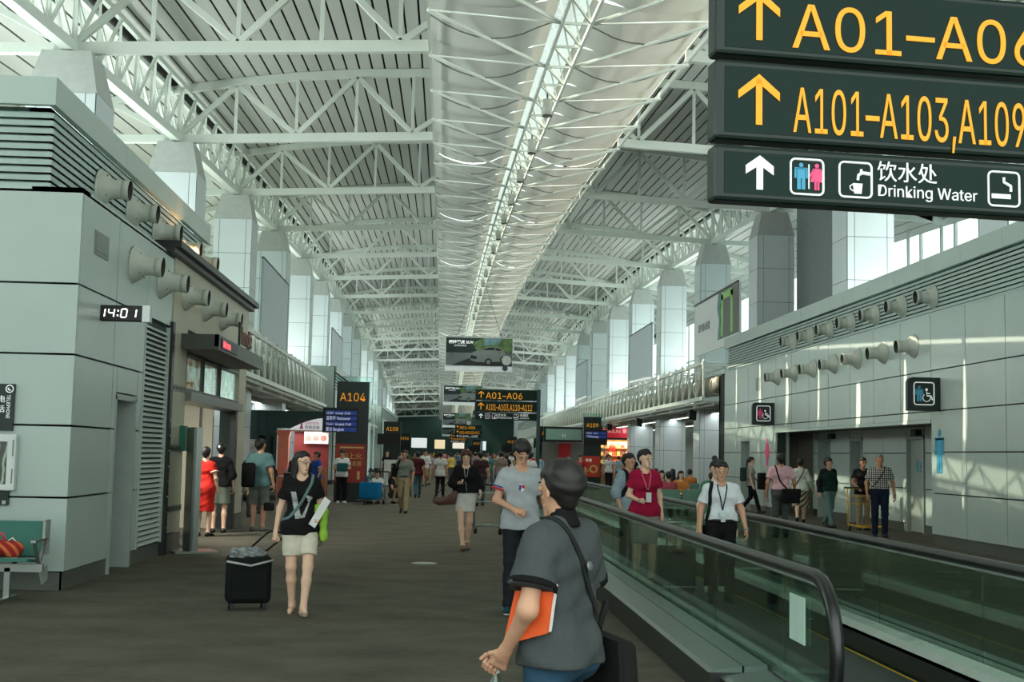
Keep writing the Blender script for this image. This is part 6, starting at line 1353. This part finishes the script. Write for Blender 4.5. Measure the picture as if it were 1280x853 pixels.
# 8 ---- left shop people
p=person('woman in red dress seen from behind at the shop entrance',(-4.30,23.9,0),math.radians(170),1.62,STAND,None,'f',dict(mat=CL('red dress',(196,44,36)),sleeve=.55,hem=.48,dress=1,flare=.0,n='dress',trim=[(CL('cream trim',(210,200,180)),-.08,.004)]),None,SH,dict(t='short',g=.014),(0,0),.013,fem=True)
p=person('woman in black cardigan with a flower in her hair at the shop',(-4.22,25.0,0),math.radians(190),1.70,STAND,{1:((.25,.03,1.12),(.28,-.03,.87))},'f',dict(mat=BLK,sleeve=1.1,hem=.88,g=.028),dict(t='skirt',mat=CL('grey-green skirt',(110,120,108)),hem=.55,flare=.02),SH,dict(t='bun',g=.02),(0,0),.013,fem=True,wide=1.08)
I=PI[p.name]; mk('hair_flower',MB().lathe([(0,.02),(.02,.015),(.035,0)],I['H'](.03,.12,.06)*I['S'],(0,1,0.2),n=10),WHT,p,True)
p=person('tall man in teal shirt and grey shorts seen from behind',(-3.58,25.8,0),math.radians(168),1.80,STAND,None,'m',dict(mat=CL('teal shirt',(92,128,128)),sleeve=.66,hem=.82,g=.028,cuff=.026),dict(t='shorts',mat=CL('grey shorts',(104,112,106)),len=1.1,g=.03,cuff=.045),dict(mat=CL('grey shoe',(110,110,104))),dict(t='short',g=.012),(-.35,0),.012)
strap(PI[p.name],[(.12,.0,1.43),(.11,-.06,1.36),(.15,-.08,1.2)],.05,BLK,'backpack_strap',p)
b_=bagbox('backpack','black backpack hanging on the teal-shirted man','backpack',(-3.76,25.5,.86),.2,(.26,.2,.48),BLK); mk('front_pocket',B((-.1,-.13,.05),(.1,-.1,.24)),BLK,b_)
bagbox('camera_bag','small black camera bag at the leg of the teal-shirted man','bag',(-3.36,25.7,.40),0,(.2,.14,.16),BLK,rnd=.03)
p=person('woman in dark clothes standing inside the left shop doorway',(-4.6,21.9,0),math.radians(60),1.58,STAND,None,'f',dict(mat=CL('dark brown',(52,40,36)),sleeve=1.6,hem=.84),dict(t='trousers',mat=BLK),SH,dict(t='long',len=.2,mat=HAIRR),(0,0),.02,fem=True)
for i,(x,y,f) in enumerate(((-4.75,31.2,20),(-4.35,33.0,-40))):
    p=person(['seated person in dark grey top beyond the shop corner','seated person in black top behind the teal-shirted man'][i],(x,y,0),math.radians(f),1.66,SIT,{-1:((-.24,-.05,1.1),(-.12,-.3,1.0)),1:((.24,-.05,1.1),(.12,-.3,1.0))},'m',dict(mat=[CL('grey-green'),BLK][i],sleeve=.6,hem=.84),dict(t='trousers',mat=GRYT),SH,dict(t='short'),(0,.2),.022)
# 9 ---- around the A104 tower
p=person('person in white shirt with teal shoulder bag leaning by the red poster',(-3.05,40.2,0),math.radians(10),1.64,STAND,{-1:((-.24,-.03,1.12),(-.1,-.2,1.1)),1:((.24,-.03,1.12),(.1,-.2,1.1))},'m',dict(mat=WHT,sleeve=.6,hem=.84),dict(t='trousers',mat=BLK),dict(mat=WHT),dict(t='short',g=.02),(0,.4),.016)
bagbox('shoulder_bag','teal shoulder bag held in front of the white-shirted person','bag',(-3.02,39.92,.98),0,(.34,.12,.26),CL('teal bag',(40,92,92)))
p=person('child in royal blue sports kit standing left of the gate tower',(-3.72,41.2 if False else 38.9,0),math.radians(-60),1.56,STAND,None,'d',dict(mat=CL('royal blue',(30,70,150)),sleeve=.62,hem=.8,trim=[(WHT,-.07,.004)]),dict(t='trousers',mat=CL('royal blue'),g=.03),SH,dict(t='short',g=.016),(0,0),.016)
SQ={'legs':{-1:((-.16,-.36,.62),(-.14,-.14,.085),(-.1,-1,0)),1:((.16,-.36,.62),(.14,-.14,.085),(.1,-1,0))},'drop':.62}
p=person('person in white top crouching beside the luggage cart by the red poster',(-1.95,40.4,0),math.radians(-30),1.62,SQ,{-1:((-.22,-.2,1.12),(-.15,-.4,1.15)),1:((.22,-.2,1.12),(.15,-.4,1.15))},'m',dict(mat=WHT,sleeve=.6,hem=.86),dict(t='trousers',mat=GRYT),SH,dict(t='short'),(0,.3),.018)
p=person('person in black top crouching right of the white-topped one',(-1.45,40.9,0),math.radians(40),1.62,SQ,{-1:((-.22,-.2,1.12),(-.12,-.42,1.1)),1:((.22,-.2,1.12),(.12,-.42,1.1))},'m',dict(mat=BLK,sleeve=.6,hem=.86),dict(t='shorts',mat=GRYT,len=1.),SH,dict(t='long',len=.2),(0,.4),.018)
luggage_cart((-2.1,39.4,0),math.radians(-20),'steel luggage cart carrying a blue bag by the red poster')
b_=bagbox('shopping_bag','large blue bag resting on the luggage cart by the red poster','bag',(-2.1,39.35,.18),math.radians(-20),(.62,.36,.5),CL('bright blue bag',(22,110,158))); mk('handle',MB().tube([(-.12,-.18,.46),(-.1,-.2,.62),(.1,-.2,.62),(.12,-.18,.46)],.014,6),CL('bright blue bag'),b_,True)
ps_=thing('poster_stand','white poster stand behind the crouching people','stand',(-1.55,43.5,0)); mk('board',B((-.35,-.03,.5),(.35,.03,1.35)),M('board white',(214,216,208),.5),ps_); mk('picture',B((-.2,-.036,.62),(.2,-.03,.95)),M('board picture',(120,110,104),.6,0,.4,9),ps_); mk('legs',MB().bar((-.3,0,0),(-.3,0,.5),.04).bar((.3,0,0),(.3,0,.5),.04).bar((-.3,0,.1),(.3,0,.1),.03),STEEL,ps_)
# 10 ---- mid concourse walkers
def simple(lab,x,y,f,ht,topc,botc,pose=WALK,bt='trousers',ln=1.97,hr='short',fem=False,res=.022,sl=.62,hm=.84,grp=None,tn='shirt',arms=None):
    bd=dict(t=bt,mat=CL('c%d_%d_%d'%botc,botc))
    if bt=='skirt': bd['hem']=.5
    else: bd['len']=ln
    return person(lab,(x,y,0),math.radians(f),ht,pose,arms,random.choice('mdf') if not fem else 'f',dict(mat=CL('c%d_%d_%d'%topc,topc),sleeve=sl,hem=hm,n=tn,g=.024),bd,dict(mat=SHOEB if random.random()<.7 else WHT),dict(t=hr,g=.014),(random.uniform(-.3,.3),0),res,fem=fem,group=grp)
CR='walkers in the middle of the concourse'
simple('man in loose white T-shirt and black trousers walking away in the middle',.0,46.5,172,1.66,(196,198,196),(28,28,30),grp=CR,hm=.80)
simple('man in white shirt and beige shorts walking toward the camera',-.75,62,5,1.74,(214,214,210),(180,160,130),bt='shorts',ln=.95,grp=CR,sl=1.1)
simple('woman in bright pink top and dark trousers',-1.25,47,160,1.60,(206,70,120),(40,36,40),hr='long',fem=True,grp=CR)
simple('person in burgundy top and teal jeans beside the pink-topped woman',-.8,46.2,185,1.64,(76,28,34),(58,96,104),grp=CR)
simple('man in maroon shirt and blue jeans behind the black-blouse woman',1.25,40,178,1.68,(58,40,44),(74,92,110),grp=CR)
simple('man in grey-brown shirt and blue jeans by the posted sign',2.2,47,175,1.72,(132,118,108),(78,104,122),grp=CR)
simple('woman in olive top and jeans by the posted sign',3.0,49.3,185,1.62,(132,122,88),(76,98,116),hr='long',fem=True,grp=CR)
simple('man in white shirt and dark trousers just left of the posted sign',3.2,46,180,1.66,(212,214,212),(38,40,44),grp=CR)
simple('person in red top beyond the posted sign',4.1,58,175,1.70,(196,40,50),(60,62,66),grp=CR)
simple('man in white T-shirt and black trousers standing before the A109 tower',8.05,61.4,15,1.72,(210,212,210),(30,32,34),STAND,grp=CR)
simple('person in floral blouse near the walkway end',5.2,52,20,1.60,(160,120,110),(66,60,60),hr='long',fem=True,grp=CR)
simple('person in red jacket near the walkway end',6.0,55,-15,1.64,(180,50,56),(40,40,44),fem=True,grp=CR)
simple('person in cream shirt among the tea shop customers',9.2,69.5,160,1.66,(206,196,170),(50,52,60),STAND,grp='tea shop customers')
simple('person in pale blue shirt among the tea shop customers',9.8,70.5,200,1.64,(150,180,196),(60,60,64),STAND,grp='tea shop customers')
simple('person in black top among the tea shop customers',10.3,68,170,1.6,(36,36,38),(90,80,76),STAND,hr='long',fem=True,grp='tea shop customers')
simple('person in red top among the tea shop customers',8.8,66.5,10,1.62,(200,60,60),(60,60,66),STAND,grp='tea shop customers')
# far crowd
TOPS=[('white',(210,212,210)),('black',(32,32,34)),('pink',(214,120,150)),('red',(190,44,50)),('grey',(130,134,132)),('navy',(36,44,72)),('sky blue',(140,170,196)),('yellow',(206,180,90)),('olive',(104,106,76)),('lilac',(170,150,180)),('orange',(206,116,60)),('teal',(60,120,116))]
BOTS=[('black',(30,30,32)),('blue jeans',(70,94,120)),('khaki',(156,140,110)),('grey',(96,98,96)),('white',(196,196,190))]
combo=[(a,b) for a in TOPS for b in BOTS]; random.shuffle(combo)
for i in range(58):
    (tn,tc_),(bn,bc)=combo[i]; y=56+ i*2.0+random.random()*2; x=random.uniform(-3.6,6.2) if i%3 else random.uniform(.6,6.2)
    wh='mid distance of the crowd' if y<95 else 'far end of the crowd'
    simple('person in %s top and %s %s in the %s'%(tn,bn,'trousers' if bn not in('blue jeans',) else '',wh) if bn!='blue jeans' else 'person in %s top and blue jeans in the %s'%(tn,wh),x,y,random.choice((0,180))+random.uniform(-25,25),random.uniform(1.56,1.76),tc_,bc,random.choice((WALK,WALK2,STAND)),hr=random.choice(('short','short','long')),fem=random.random()<.45,res=.03 if y<90 else .04,grp='distant crowd')
# 11 ---- seating on the right with seated travellers
PADG=M('pale green seat pad',(110,150,134),.55)
bn=0
SEATC=[((40,40,42),'black'),((190,190,186),'white'),((150,70,80),'rose'),((60,70,90),'navy'),((200,170,120),'tan'),((90,120,120),'teal'),((190,120,60),'orange'),((120,120,118),'grey')]
for r_,(bx,by,bz) in enumerate(((7.3,33.0,160),(4.9,36.4,20),(8.4,41.5,180))):
    t=bench('bench_seat',(bx,by,0),math.radians(0 if r_==1 else 180),4,['nearest pale green bench row, backs toward the walkway','pale green bench row facing the camera beyond the walkway','farthest pale green bench row on the right'][r_],'green bench rows on the right',PADG)
    for j in ((0,2,3) if r_==0 else (0,1,2,3)):
        c,cn=SEATC[(r_*3+j)%8]; sx=1 if r_==1 else -1
        x=bx+sx*(.28+j*.56); f=0 if r_==1 else 180
        person('seated traveller in %s top on the %s'%(cn,['nearest green bench row','green bench row facing the camera','farthest green bench row'][r_]),(x,by-.02*sx,0),math.radians(f+random.uniform(-15,15)),1.62,SIT,{-1:((-.22,-.1,1.1),(-.1,-.32,1.05)),1:((.22,-.1,1.1),(.1,-.32,1.05))},random.choice('mf'),dict(mat=CL('seat %s'%cn,c),sleeve=.7,hem=.86),dict(t='trousers',mat=random.choice((DKJ,JEAN,GRYT,BLK))),SH,dict(t=random.choice(('short','long'))),(random.uniform(-.5,.5),random.uniform(0,.4)),.024,group='seated travellers on the right')
# left food court seating
for i,(x,y,f,c,cn) in enumerate(((-6.1,42.6,200,(36,120,180),'bright blue'),(-5.4,41.2,190,(40,40,44),'black'),(-4.9,42.8,170,(190,150,170),'pale pink'),(-5.9,39.6,150,(200,200,198),'white'),(-4.3,43.2,185,(170,180,160),'pale green'))):
    st=thing('dining_chair','dark chair under the diner in %s'%cn,'chair',(x,y,0),math.radians(f),'food court chairs'); mk('seat',B((-.2,-.22,.43),(.2,.2,.46)),BLACKM,st); mk('backrest',B((-.2,.19,.5),(.2,.22,.85)),BLACKM,st)
    for a in (-.18,.18):
        for b in (-.2,.18): mk('leg',MB().bar((a,b,0),(a,b,.44),.03),BLACKM,st)
    person('diner in %s top at the restaurant front'%cn,(x,y,.0),math.radians(f),1.64,SIT,{-1:((-.22,-.1,1.1),(-.1,-.32,1.1)),1:((.22,-.1,1.1),(.1,-.32,1.1))},'m',dict(mat=CL('diner '+cn,c),sleeve=.6,hem=.86),dict(t='trousers',mat=DKJ),SH,dict(t='short' if i%2 else 'long'),(0,.2),.022,group='diners at the restaurant')
for i,(x,y) in enumerate(((-5.6,40.4),(-5.0,43.6))):
    t=thing('dining_table','white square table %s'%['nearer the camera at the food court','nearer the restaurant counter'][i],'table',(x,y,0)); mk('table_top',B((-.38,-.38,.71),(.38,.38,.75)),M('table white',(206,208,204),.4),t); mk('pedestal',MB().bar((0,0,.02),(0,0,.71),.07),STEEL,t); mk('base',B((-.22,-.22,0),(.22,.22,.03)),BLACKM,t)
# ---- information totem by the shop
kt=thing('poster_totem','slim steel poster totem standing before the left shop','totem',(-3.78,20.2,0),math.radians(25)); mk('base_plate',B((-.34,-.3,0),(.34,.3,.03)),STEEL,kt); mk('frame',MB().box((-.11,-.22,.03),(-.07,.22,1.92)).box((-.11,-.22,.03),(.02,-.18,1.92)),STEEL,kt); mk('lower_panel',B((-.07,-.2,.03),(.02,.22,.85)),M('totem dark',(46,52,52),.3),kt); mk('glass_face',B((-.06,-.2,.85),(.01,.22,1.92)),M('totem picture',(96,120,122),.12,0,.5,5),kt)
gx=thing('wall_box','small green box fixed on the beige shop pillar','box',(XL+.02,20.55,1.75)); mk('case',B((0,-.12,-.2),(.08,.12,.2)),M('green box',(30,110,84),.4),gx); mk('lid',B((.08,-.1,-.17),(.09,.1,.17)),M('green box'),gx)
# ---- handbag on the near bench
F=Field((-.2,-.16,-.02),(.28,.2,.3),.011); F.cap((-.06,0,.09),(.1,.02,.09),.09,.085,k=.05); F.cap((.1,.02,.06),(.16,.02,.07),.07,.05,k=.04); F.wrinkle(.008,40,1); F.plane((0,0,.003),(0,0,-1))
rb=stripes('red gold brocade',(150,26,22),(200,110,60),5,'DIAGONAL',.7); link('bag_body',net_mesh('bag_body',[F.nets()],rb),bg)
mk('handle',MB().tube([(-.1,-.06,.15),(-.06,-.1,.24),(.02,-.08,.25),(.05,-.06,.17)],.014,8),M('pink handle',(214,70,90),.4),bg,True); mk('clasp',MB().tube([(.06,.0,.17),(.1,0,.2),(.14,.01,.15)],.008,6),WHT,bg,True)
bpy.data.scenes.remove(TMP)
